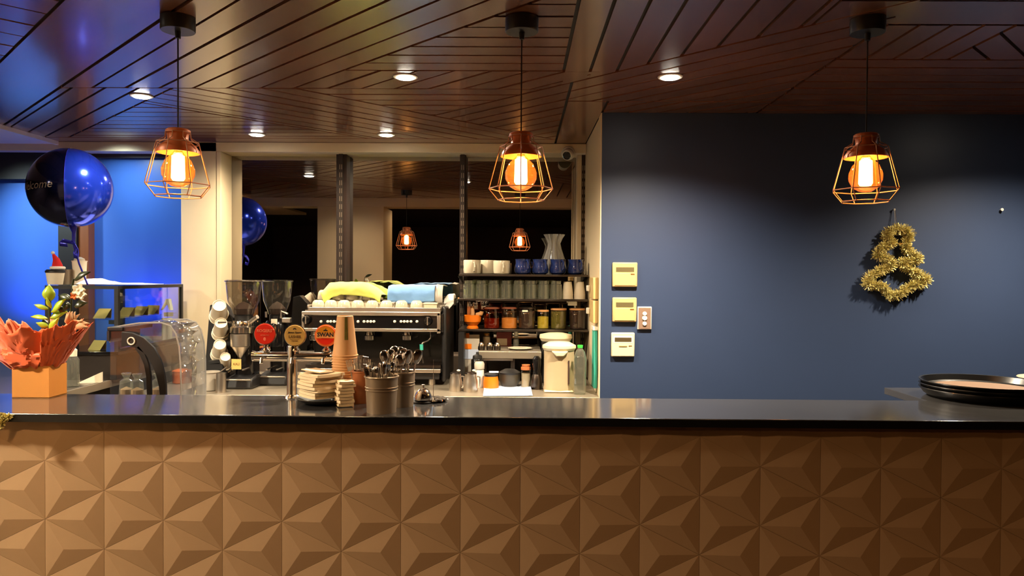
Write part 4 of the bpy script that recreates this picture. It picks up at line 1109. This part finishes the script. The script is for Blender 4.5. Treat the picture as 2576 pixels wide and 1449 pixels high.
# ---- acrylic hood with black arm
HY0, HY1 = 2.98, 3.22
t = thing('acrylic_hood', 'clear acrylic display hood with curved black arms behind the bar', 'display hood')
prof = [(276, 862), (272, 828), (310, 819), (350, 813), (405, 812), (428, 820), (442, 840), (450, 872), (454, 920), (455, 985), (455, 1040)]
P = [at(u, v, HY0) for u, v in prof]
def shell_sheet(y0, y1):
    mb = MB()
    for a, b in zip(P, P[1:]):
        mb.add([(a.x, y0, a.z), (b.x, y0, b.z), (b.x, y1, b.z), (a.x, y1, a.z)], [(0, 1, 2, 3)])
    return mb
zbot = UZ + .001
P[-1].z = zbot
shell_sheet(HY0, HY1).build('roll_top', 'acrylic', t, solid=.004, ang=60)
def side(y):
    pts = [(p_.x, p_.z) for p_ in P] + [(at(276, 900, HY0).x, zbot)]
    return MB().prism(pts, y - .002, y + .002, 'y')
side(HY0 + .004).build('side_panel', 'acrylic', t); side(HY1 - .004).build('side_panel', 'acrylic', t)
for y_ in (HY0 + .002, HY1 - .002):
    MB().tube([(p_.x, y_, p_.z) for p_ in P], .0035, 6).build('edge_highlight', 'cut_glass', t)  # pale rods added as bright highlights along the hood's edges
a, b = at(270, 822, HY0), at(311, 833, HY0)
MB().box(a.x, b.x, HY0 - .004, HY1, b.z, a.z).build('front_bar', 'black_plastic', t, bevel=.004)
MB().box(a.x, a.x + .010, HY0 - .004, HY1, at(270, 858, HY0).z, b.z).build('front_edge', 'black_plastic', t)
def band(cl, w0, w1, name):
    pts = [at(u, v, HY0) for u, v in cl]; L_, R_ = [], []
    for i, p_ in enumerate(pts):
        d = pts[min(i + 1, len(pts) - 1)] - pts[max(0, i - 1)]; n_ = Vector((-d.z, 0, d.x)).normalized()
        w_ = w0 + (w1 - w0) * i / (len(pts) - 1)
        L_.append(p_ + n_ * w_); R_.append(p_ - n_ * w_)
    mb = MB(); N = len(pts)
    y0, y1 = HY0 - .020, HY0 - .006
    vs_ = []
    for l_, r_ in zip(L_, R_):
        vs_ += [(l_.x, y0, l_.z), (r_.x, y0, r_.z), (r_.x, y1, r_.z), (l_.x, y1, l_.z)]
    fs = [(0, 1, 2, 3), tuple(4 * (N - 1) + i for i in (3, 2, 1, 0))]
    for i in range(N - 1):
        for j in range(4): fs.append((4 * i + j, 4 * i + (j + 1) % 4, 4 * i + 4 + (j + 1) % 4, 4 * i + 4 + j))
    mb.add(vs_, fs).build(name, 'black_plastic', t, bevel=.002, ang=50)
band([(312, 852), (335, 853), (358, 862), (382, 882), (398, 908), (408, 938), (414, 970), (416, 1005)], .030, .012, 'arm')
band([(350, 872), (364, 890), (374, 915), (379, 945), (381, 1005)], .011, .009, 'inner_arm')
MB().tube(circ(at(330, 858, HY0 - .022), .014, 20, 'y'), .003, 8, True).build('pivot_ring', 'white_plastic', t)
# pastries bags inside the hood
for i, (u, v) in enumerate(((318, 968), (345, 970), (398, 968))):
    p = at(u, 1000, 3.10)
    k = thing('wrapped_cookie', 'small wrapped biscuit under the acrylic hood, %s of three' % ('leftmost', 'middle', 'rightmost')[i], 'biscuit', (p.x, 3.10, UZ), 0, 'wrapped biscuits under the hood')
    h = at(u, v - 30, 3.10).z - UZ
    MB().lathe([(0, 0), (.026, .004), (.030, h * .5), (.024, h * .86), (.010, h * .90), (.02, h), (0, h * .97)], 10, ribs=3, rib=.12).build('wrapper', 'pet', k)
    MB().lathe([(0, .004), (.022, .006), (.024, h * .7), (0, h * .75)], 10).build('biscuit', 'dry_leaf', k)
# white paper wedge and bottle at left
q = on(225, 940, SZ)
t = thing('paper_wedge', 'white folded menu card lying on the side bench', 'card', (at(228, 935, 4.02).x, 4.02, SZ), R(12))
MB().prism([(-.06, .0), (.055, 0), (.055, .055)], -.02, .02, 'y').build('card', 'cup_paper', t)
t = thing('spray_bottle', 'translucent pump bottle behind the orange gift box', 'bottle', (at(184, 950, 3.86).x, 3.86, SZ), 0)
Zs = lambda v: at(184, v, 3.86).z - SZ
MB().lathe([(0, 0), (.028, 0), (.030, .01), (.030, Zs(905)), (.018, Zs(896))], 20).build('bottle', 'pet', t)
MB().lathe([(.019, Zs(896)), (.020, Zs(880)), (.010, Zs(876)), (0, Zs(876))], 16).build('pump', 'cup_paper', t)

# ================================================================== on the bar top
# gift box with tissue and plant
GY = 2.625
gx0, gx1 = at(30, 960, GY).x, at(123, 960, GY).x
gz = at(80, 920.5, GY).z
t = thing('gift_box', 'orange-brown kraft box holding tissue and plant on the bar', 'box', ((gx0 + gx1) / 2, GY, CT), 0)
hw = (gx1 - gx0) / 2; gd = .105; gh = gz - CT
wt = .003
MB().box(-hw, hw, 0, wt, .001, gh).build('front_side', 'kraft', t); MB().box(-hw, hw, gd - wt, gd, .001, gh).build('back_side', 'kraft', t)
MB().box(-hw, -hw + wt, wt, gd - wt, .001, gh).build('left_side', 'kraft', t); MB().box(hw - wt, hw, wt, gd - wt, .001, gh).build('right_side', 'kraft', t)
MB().box(-hw, hw, 0, gd, .0002, .003).build('bottom', 'kraft', t)
gc = Vector(((gx0 + gx1) / 2, GY + gd / 2, CT))
ts = thing('tissue_paper', 'crumpled orange and pink tissue paper bursting from the gift box', 'tissue paper', gc)
def tissue(seed, az0, az1, r0, r1, h0, h1, material, lean=(0, 0)):
    def fn(s, u):
        a = az0 + (az1 - az0) * s
        rr = r0 + (r1 - r0) * u ** .8
        n1 = noise.noise(Vector((s * 7 + seed, u * 3.5, seed))); n2 = (1 - 2.2 * abs(noise.noise(Vector((s * 13 + seed, u * 6, seed + 4))))) * .8 + .5 * noise.noise(Vector((s * 31, u * 17, seed)))
        z = gh + h0 + (h1 - h0) * u + n1 * .050 * u + n2 * .020 * u
        rr = rr * (1 + .35 * n1 * u) + n2 * .022 * u
        x, y = rr * math.cos(a) + lean[0] * u, rr * math.sin(a) * .8 + lean[1] * u
        if u < .28:
            x = max(-hw + .005, min(hw - .005, x)); y = max(-gd / 2 + .005, min(gd / 2 - .005, y))
        return (x, y, z)
    MB().grid(fn, 60, 30).build('sheet', material, ts, solid=.0008, ang=25)
tissue(1, R(150), R(385), .045, .105, -.05, .105, 'tissue', (-.02, -.01))
tissue(2, R(170), R(300), .040, .085, -.05, .135, 'tissue_pink', (-.045, .0))
tissue(3, R(290), R(400), .040, .125, -.05, .125, 'tissue', (.035, -.01))
tissue(5, R(185), R(330), .030, .075, -.05, .075, 'tissue', (-.01, -.02))
tissue(8, R(120), R(230), .040, .150, -.05, .085, 'tissue', (-.06, .0))
tissue(11, R(30), R(170), .045, .110, -.05, .13, 'tissue_pink', (0, .01))
def lump(s, u):
    th, ph = math.pi * u, 2 * math.pi * s; d = Vector((math.sin(th) * math.cos(ph), math.sin(th) * math.sin(ph), math.cos(th)))
    k = 1 + .30 * (1 - 2.4 * abs(noise.noise(d * 2.1 + Vector((3, 1, 7))))) + .12 * noise.noise(d * 6)
    return (d.x * .080 * k - .018, max(-.075, d.y * .062 * k - .012), gh + .040 + d.z * .052 * k)
MB().grid(lump, 64, 32).build('crumpled_core', 'tissue', ts, ang=25)
pl = thing('potted_plant', 'leafy green plant with dried leaves rising from the gift box', 'plant', (gc.x, gc.y + .01, CT + .01))
PYd = gc.y + .01
def leafm(tip, base, wd, material, bend=.02, nrm=(0, -1, .35)):
    a, b = Vector(base), Vector(tip); d = b - a; n_ = Vector(nrm).normalized(); sd = d.cross(n_).normalized()
    up = sd.cross(d).normalized()
    def fn(s, u):
        w_ = wd * math.sin(math.pi * min(1, s * .97 + .015) ** .8) * (u - .5)
        return a + d * s + sd * w_ + up * (bend * math.sin(math.pi * s) - abs(u - .5) * wd * .35)
    o = MB().grid(fn, 12, 4).build('leaf', material, pl, solid=.0008, ang=80)
    o.location = -Vector((gc.x, gc.y + .01, CT + .01)); return o
def pp_(u, v, dy=0): return at(u, v, PYd + dy)
leaves = [((122, 716), (124, 758), .044, 'leaf_light'), ((162, 752), (128, 785), .036, 'leaf_light'), ((85, 766), (122, 778), .018, 'leaf_light'), ((76, 796), (120, 802), .018, 'leaf_light'),
          ((168, 782), (126, 800), .032, 'leaf_light'), ((90, 812), (122, 822), .020, 'leaf_light'), ((146, 800), (124, 836), .030, 'leaf_light'), ((108, 800), (122, 838), .030, 'leaf_dark'),
          ((116, 750), (128, 776), .020, 'leaf_light'), ((158, 772), (176, 768), .030, 'leaf_dark'), ((219, 760), (186, 770), .034, 'leaf_dark'), ((145, 742), (178, 752), .026, 'leaf_dark'),
          ((226, 683), (186, 704), .030, 'leaf_dark'), ((170, 790), (148, 772), .024, 'leaf_dark')]
for k, (tp, bs, wd, mt_) in enumerate(leaves):
    leafm(pp_(*tp, random.uniform(-.03, .03)), pp_(*bs), wd, mt_, random.uniform(.002, .010), (random.uniform(-.3, .3), -1, random.uniform(.1, .7)))
for k in range(9):
    a = random.uniform(R(-10), R(120)); c_ = (180 + random.uniform(-12, 12), 818)
    leafm(pp_(c_[0] + 34 * math.cos(a), c_[1] - 34 * math.sin(a), random.uniform(-.04, .02)), pp_(*c_), random.uniform(.02, .036), 'dry_leaf', random.uniform(.004, .018), (random.uniform(-.6, .6), -1, random.uniform(-.2, .8)))
off = -Vector((gc.x, gc.y + .01, CT + .01))
st = MB()
for pts in ([pp_(124, 905), pp_(123, 840), pp_(124, 750)], [pp_(165, 905), pp_(176, 820), pp_(182, 720), pp_(186, 702)]):
    st.tube([q_ + off for q_ in pts], .0032, 6)
st.build('stem', 'leaf_dark', pl)
for k, (u, v, r, mt_) in enumerate(((198, 730, .022, 'flower_white'), (188, 744, .014, 'flower_orange'), (205, 742, .018, 'flower_white'))):
    q_ = pp_(u, v) + off
    MB().lathe([(0, -.006), (r * .6, -.004), (r, .004), (r * .8, .010), (r * .3, .006), (0, .010)], 20, aim(q_, (.1, -1, .2)), ribs=5, rib=.22).build('flower', mt_, pl)
MB().lathe([(0, .0), (.040, 0), (.046, .07), (0, .07)], 20).build('pot', 'terracotta', pl, loc=(0, -.01, -.004))

# beer font
TY = 2.69
X = lambda u: at(u, 900, TY).x
Zt = lambda v: at(735, v, TY).z - CT
fx = X(735)
t = thing('beer_font', 'chrome T-shaped beer font with three round badges on the bar', 'beer tap', (fx, TY, CT))
s_ = lambda u: X(u) - fx
MB().lathe([(0, 0), (px(22, TY), 0), (px(20, TY), .006), (px(14, TY), .010), (px(13, TY), .014), (px(12.5, TY), Zt(872)), (px(11, TY), Zt(869)), (0, Zt(869))], 32).build('column', 'chrome', t)
bar_ = MB().tube([(s_(637), 0, Zt(896)), (s_(640), 0, Zt(896)), (s_(832), 0, Zt(896)), (s_(836), 0, Zt(896))], [.012, .0155, .0155, .012], 20).build('crossbar', 'chrome', t)
for ue in (638, 835):
    MB().lathe([(0, -.004), (.019, -.003), (.019, .003), (0, .004)], 20, aim((s_(ue), 0, Zt(896)), (1, 0, 0))).build('end_cap', 'chrome', t)
MB().tube([(s_(637), .01, Zt(908)), (s_(836), .01, Zt(908))], .0035, 8).build('lower_rail', 'steel', t)
badges = [(670, 840, 'badge_red'), (745, 843, 'badge_tan'), (822, 843, 'badge_orange')]
for i, (u, v, mt_) in enumerate(badges):
    c_ = Vector((s_(u), -.012, Zt(v))); r = px(26.5, TY)
    stem = MB().lathe([(.012, Zt(884)), (.017, Zt(880)), (.008, Zt(873)), (.009, Zt(868)), (.007, Zt(862)), (0, Zt(862))], 16, Matrix.Translation((c_.x, -.004, 0))).build('badge_stem', 'chrome', t)
    T = aim(c_, (0, -1, 0))
    bd = MB().lathe([(0, -.006), (r * .98, -.006), (r, -.003), (r, .003), (r * .94, .006), (0, .006)], 40, T).build('badge', mt_, t)
    MB().tube(circ(c_, r * 1.01, 40, 'y'), .0022, 8, True).build('badge_rim', 'chrome' if i < 2 else 'badge_orange', bd)
    MB().tube([(c_.x, .012, Zt(896)), (c_.x, -.05, Zt(899)), (c_.x, -.055, Zt(910))], .006, 10).build('spout', 'chrome', t)
    yf = c_.y - .0066
    if i == 0:
        text('ROGERS\'', .0150, 'ink_pale', bd, (c_.x, yf, c_.z + .012), bold=.0004)
        text('AMBER ALE', .0062, 'ink_pale', bd, (c_.x, yf, c_.z - .004))
        MB().lathe([(0, 0), (.007, 0), (0, .0008)], 12, aim((c_.x, yf + .0004, c_.z - .018), (0, -1, 0)), sx=.7).build('emblem', 'ink_pale', bd)
    elif i == 1:
        text('James Squire', .0095, 'ink_dark', bd, (c_.x, yf, c_.z + .011), shear=.3)
        text('LASHES', .0135, 'ink_brown', bd, (c_.x, yf, c_.z - .005), bold=.0003)
        text('PALE ALE', .0055, 'ink_brown', bd, (c_.x, yf, c_.z - .020))
        MB().box(-.017, .017, -.0003, .0003, -.0006, .0006).build('rule', 'ink_brown', bd, loc=(c_.x, yf, c_.z - .014))
        MB().prism([(-.007, -.002), (-.002, .004), (0, .002), (.002, .004), (.007, -.002), (.004, -.003), (0, .0005), (-.004, -.003)], -.0004, .0004, 'y', Matrix.Translation((c_.x, yf, c_.z + .024))).build('emblem', 'ink_dark', bd)
    else:
        w_ = r * .86
        arc = [(w_ * math.cos(a), w_ * math.sin(a)) for a in [R(18 + 144 * k / 14) for k in range(15)]]
        MB().prism(arc, -.0004, .0002, 'y', Matrix.Translation((c_.x, yf + .0003, c_.z))).build('upper_field', 'badge_amber', bd)
        arc = [(w_ * math.cos(a), w_ * math.sin(a)) for a in [R(200 + 140 * k / 14) for k in range(15)]]
        MB().prism(arc, -.0004, .0002, 'y', Matrix.Translation((c_.x, yf + .0003, c_.z))).build('lower_field', 'badge_red', bd)
        MB().box(-r * .88, r * .88, -.0004, .0002, -r * .22, r * .26, Matrix.Translation((c_.x, yf + .0001, c_.z))).build('middle_band', 'badge_cream', bd)
        text('SWAN', .0205, 'ink_dark', bd, (c_.x, yf - .0006, c_.z + .0035), sx=1.0, bold=.0008)
        text('DRAUGHT', .0065, 'badge_red', bd, (c_.x, yf - .0006, c_.z - .0105))
        MB().prism([(-.009, 0), (-.004, .006), (-.001, .004), (.000, .009), (.0025, .0095), (.002, .005), (.009, .003), (.007, 0)], -.0005, .0005, 'y', Matrix.Translation((c_.x, yf - .0004, c_.z + .017))).build('swan_emblem', 'ink_dark', bd)

# napkins in a black tray
NX = at(803, 960, 2.55).x
t = thing('napkin_tray', 'low dark tray under the pile of napkins', 'tray', (NX + .01, 2.575, CT))
MB().lathe([(0, 0), (.060, 0), (.088, .012), (.095, .020), (.090, .020), (.06, .006), (0, .006)], 32).build('tray', 'black_plastic', t)
Yc = 2.575
zcur = CT + .0205
proto_n = None
for k in range(8):
    th = .0105
    rz = R(45 + random.uniform(-4, 4)); dx, dy = random.uniform(-.006, .006), random.uniform(-.004, .004)
    s2 = .056
    if proto_n is None:
        def nap(s2=s2):
            mb = MB()
            def fn(s, u):
                x, y = (s - .5) * 2 * s2, (u - .5) * 2 * s2
                return (x, y, .0005 + .0045 * (x * x + y * y) / (s2 * s2) * .35 + .0006 * noise.noise(Vector((x * 60, y * 60, 0))))
            for dz in (0, .0095): 
                g_ = MB().grid(fn, 8, 8); mb.add([(p_[0] * (1 - dz * 2), p_[1] * (1 - dz * 2), p_[2] + dz) for p_ in g_.v], g_.f)
            n8 = 9
            ring = list(range(0, 9)) + [9 * i + 8 for i in range(1, 9)] + [72 + i for i in range(7, -1, -1)] + [9 * i for i in range(7, 0, -1)]
            mb.f += [(ring[i], ring[(i + 1) % len(ring)], ring[(i + 1) % len(ring)] + 81, ring[i] + 81) for i in range(len(ring))]
            return mb
        proto_n = tag(nap().build('napkin', 'napkin', loc=(NX + dx, Yc + dy, zcur)), 'cream folded napkin in the bar tray, lowest of the pile', 'napkin', 'napkins in the bar tray')
        proto_n.rotation_euler = (0, 0, rz)
    else:
        o = proto_n.copy(); col.objects.link(o); o['label'] = 'cream folded napkin in the bar tray, %s from the bottom of the pile' % ORD[k]; o.location = (NX + dx, Yc + dy, zcur); o.rotation_euler = (R(random.uniform(-1.0, 1.0)), R(random.uniform(-1, 1)), rz)
    zcur += th
o = proto_n.copy(); col.objects.link(o); o['label'] = 'loose napkin lying askew on top of the napkin pile'; del o['group']
o.location = (NX - .012, Yc, zcur + .006); o.rotation_euler = (R(5), R(3), R(68)); o.scale = (.72, .72, .4)
# second pile to the right
proto2 = None
z2_ = CT + .0005
for k in range(8):
    p_ = at(870, 960, 2.52)
    o = proto_n.copy(); col.objects.link(o); o['label'] = 'cream napkin in the smaller pile by the cup tower, %s from the bottom' % ORD[k]; o['group'] = 'napkins in the smaller pile'
    o.scale = (.46, .5, .95); o.location = (p_.x - .002 + random.uniform(-.003, .003), 2.515, z2_); o.rotation_euler = (0, 0, R(random.uniform(20, 40))); z2_ += .0108

# tower of kraft cups
CYY = 2.66; ux = 868
t = thing('cup_tower', 'tall tower of upturned kraft paper cups on the bar', 'cups', (at(ux, 900, CYY).x, CYY, CT))
Zc = lambda v: at(ux, v, CYY).z - CT
r0, r1 = px(31, CYY), px(20, CYY)
nc = 16
MB().lathe([(r0, Zc(893)), (r0 * .985, Zc(890)), (r1, Zc(795)), (r1 * .92, Zc(794)), (r1 * .9, Zc(796)), (0, Zc(796))], 32).tube(circ((0, 0, Zc(893)), r0 * 1.01, 32), .0026, 6, True).build('top_cup', 'kraft_cup', t)
zz = Zc(893)
while zz > .012:
    zz -= .0095
    MB().shell([(r0 * 1.0, zz), (r0 * .985, zz + .009)], 32).tube(circ((0, 0, zz), r0 * 1.015, 32), .0026, 6, True).build('cup', 'kraft_cup', t)
a0, a1 = Zc(853), Zc(797)
def strip(s, u):
    z = a0 + (a1 - a0) * u; r = r0 + (r1 - r0) * (z - Zc(893)) / (Zc(795) - Zc(893)) + .0006
    a = R(-90 + 20) + (s - .5) * .34
    return (r * math.cos(a), r * math.sin(a), z)
MB().grid(strip, 5, 6).build('printed_stripe', 'green_mix', t)

# cutlery
def bucket(u, Y, wpx, vt, material, label, bands=True, base=.84):
    x = at(u, 960, Y).x; r = px(wpx, Y) / 2; h = at(u, vt, Y).z - CT
    t = thing('cutlery_pail', label, 'pail', (x, Y, CT))
    MB().lathe([(0, .002), (r * base, .002), (r * base, 0), (r * (base + .02), 0), (r * .97, h - .004), (r * .92, h - .004), (r * (base - .03), .006), (0, .006)], 36).build('pail', material, t)
    MB().tube(circ((0, 0, h - .002), r * .985, 36), .0028, 8, True).build('rim', material, t)
    if bands:
        for f_ in (.62, .70):
            MB().tube(circ((0, 0, h * f_), r * (base + (1 - base) * f_ + .005), 36), .0016, 6, True).build('band', material, t)
    return x, Y, r, h
b1 = bucket(960, 2.415, 85, 945, 'pail', 'front galvanised pail full of cutlery handles')
b2 = bucket(1010, 2.53, 70, 934, 'pail', 'rear galvanised pail full of spoons bowl-up')
b3 = bucket(911, 2.585, 54, 932, 'terracotta', 'terracotta pot full of forks beside the cup tower', False, .7)
def cutlery(kind, b, n, L, label, group, seed):
    rng = random.Random(seed); x, y, r, h = b; pr = None
    for i in range(n):
        a = rng.uniform(0, 6.28); q_ = r * .66 * math.sqrt(rng.uniform(0, 1))
        bx_, by_ = q_ * math.cos(a), q_ * math.sin(a)
        if pr is None:
            mb = MB()
            if kind == 'spoon':
                mb.tube([(0, 0, 0), (0, 0, L * .5), (0, 0, L * .74)], [.0035, .0025, .0022], 8)
                mb.lathe([(0, -.5), (.55, -.42), (.9, -.15), (1, .12), (.8, .38), (.4, .49), (0, .5)], 16, Matrix.Translation((0, 0, L * .87)) @ Matrix.Diagonal((.017, .006, L * .27, 1)))
            elif kind == 'fork':
                mb.tube([(0, 0, 0), (0, 0, L * .72)], [.0035, .0022], 8)
                mb.cb((0, 0, L * .78), (.020, .002, L * .10))
                for k in range(4): mb.cb((-.0085 + k * .00567, 0, L * .91), (.0028, .0016, L * .18))
            else:
                mb.lathe([(.004, 0), (.005, L * .5), (.0065, L * .72), (.0105, L * .9), (.0095, L * .97), (0, L)], 12, sx=1, sy=.35)
            pr = o = mb.build(kind, 'chrome')
            tag(o, label, kind, group)
        else:
            o = pr.copy(); col.objects.link(o)
        o.location = (x + bx_ * .8, y + by_ * .8, CT + .008)
        o.rotation_euler = (R(rng.uniform(-9, 9)) - by_ / r * .12, R(rng.uniform(-9, 9)) + bx_ / r * .16, rng.uniform(-.9, .9)); 
        s3 = rng.uniform(.88, 1.08); o.scale = (1, 1, s3)
cutlery('knife', b1, 20, .150, 'steel knife standing handle-up in the front pail', 'knives in the front pail', 1)
cutlery('spoon', b2, 18, .185, 'steel spoon standing bowl-up in the rear pail', 'spoons in the rear pail', 2)
cutlery('fork', b3, 14, .150, 'steel fork standing tines-up in the terracotta pot', 'forks in the terracotta pot', 3)

# bell and receipt spike
p = on(1070, 1005, CT)
t = thing('service_bell', 'chrome service bell on the bar beside the receipt spike', 'bell', (p.x, 2.60, CT))
r = px(25, 2.60)
MB().lathe([(0, 0), (r * 1.05, 0), (r * 1.05, .004), (r * .8, .009), (0, .009)], 32).build('base', 'black_plastic', t)
MB().lathe([(r * .88, .010), (r * .92, .013), (r * .86, .026), (r * .62, .042), (r * .3, .050), (0, .052)], 32).build('dome', 'chrome', t)
MB().lathe([(.004, .052), (.004, .058), (.006, .059), (.006, .063), (0, .064)], 14).build('plunger', 'steel', t)
p = on(1090, 1009, CT)
t = thing('receipt_spike', 'thin receipt spike on a scalloped glass base', 'spike', (p.x, p.y, CT))
r = px(36, p.y)
MB().lathe([(0, 0), (r * .75, 0), (r, .006), (r * .95, .011), (r * .6, .009), (r * .3, .014), (0, .015)], 48, ribs=14, rib=.07).build('base', 'chrome', t)
MB().tube([(0, 0, .014), (0, 0, at(1090, 905, p.y).z - CT)], [.0016, .0008], 8).build('spike', 'steel', t)

# trays at the right end
tx = at(2333, 965, 2.79).x; r = .215
for k, lab in enumerate(('lowest of three black round serving trays at the right end', 'middle of three black round serving trays', 'topmost black round serving tray with tan lining')):
    t = thing('serving_tray', lab, 'tray', (tx + r, 2.80, CT + .001 + k * .014), 0, 'round serving trays')
    MB().lathe([(0, 0), (r * .86, 0), (r * .93, .012), (r * .985, .030), (r, .031), (r * .995, .034), (r * .965, .033), (r * .905, .012), (r * .84, .006), (0, .006)], 64).build('tray', 'tray_black', t)
    MB().lathe([(0, .0062), (r * .83, .0062), (r * .83, .008), (0, .008)], 64).build('lining', 'tray_cork', t)
    t.rotation_euler = (0, 0, 0)
px_ = at(2562, 955, 3.0).x
t = thing('white_bowl', 'white bowl edge behind the serving trays at the far right', 'bowl', (px_ + .10, 2.985, CT))
r = .10
MB().lathe([(0, 0), (r * .40, 0), (r * .42, .008), (r * .8, .035), (r, .052), (r * .97, .055), (r * .75, .038), (0, .012)], 40).build('bowl', 'white_ceramic', t)

# tinsel scrap at the left end of the bar edge
q = [at(-14, 1040, cf - .016), at(6, 1046, cf - .016), at(26, 1047, cf - .016), at(8, 1056, cf - .016), at(0, 1076, cf - .016)]
t = thing('tinsel_garland', 'gold tinsel garland end on the left edge of the bar', 'garland')
o = tinsel(q, .011, 420, 'tinsel', 'gold_tinsel', t, False, 8); o['kind'] = 'stuff'
MB().tube(q, .0015, 6).build('wire', 'gold_tinsel', t)
# pastry brush and tray behind the bar
t = thing('pastry_brush', 'pastry brush with orange wooden handle just behind the bar', 'brush', (at(500, 980, 2.85).x, 2.80, 1.062))
MB().tube([(-.02, 0, .006), (.07, 0, .008), (.12, 0, .007)], [.006, .008, .005], 10).build('handle', 'brush_wood', t)
MB().cb((-.045, 0, .006), (.05, .022, .010)).build('ferrule', 'steel', t)
MB().cb((-.090, 0, .006), (.045, .026, .010)).build('bristles', 'cup_paper', t)
t = thing('rinse_tray', 'steel drip ledge behind the bar top left of the beer font', 'tray', (at(600, 985, 2.85).x, 2.80, 0))
MB().box(-.28, .26, -.06, .10, 1.050, 1.061).build('tray', 'bench_steel', t, bevel=.002)
for xx in (-.26, .24):
    MB().box(xx - .01, xx + .01, -.05, .09, UZ, 1.0495).build('leg', 'steel_dark', t)
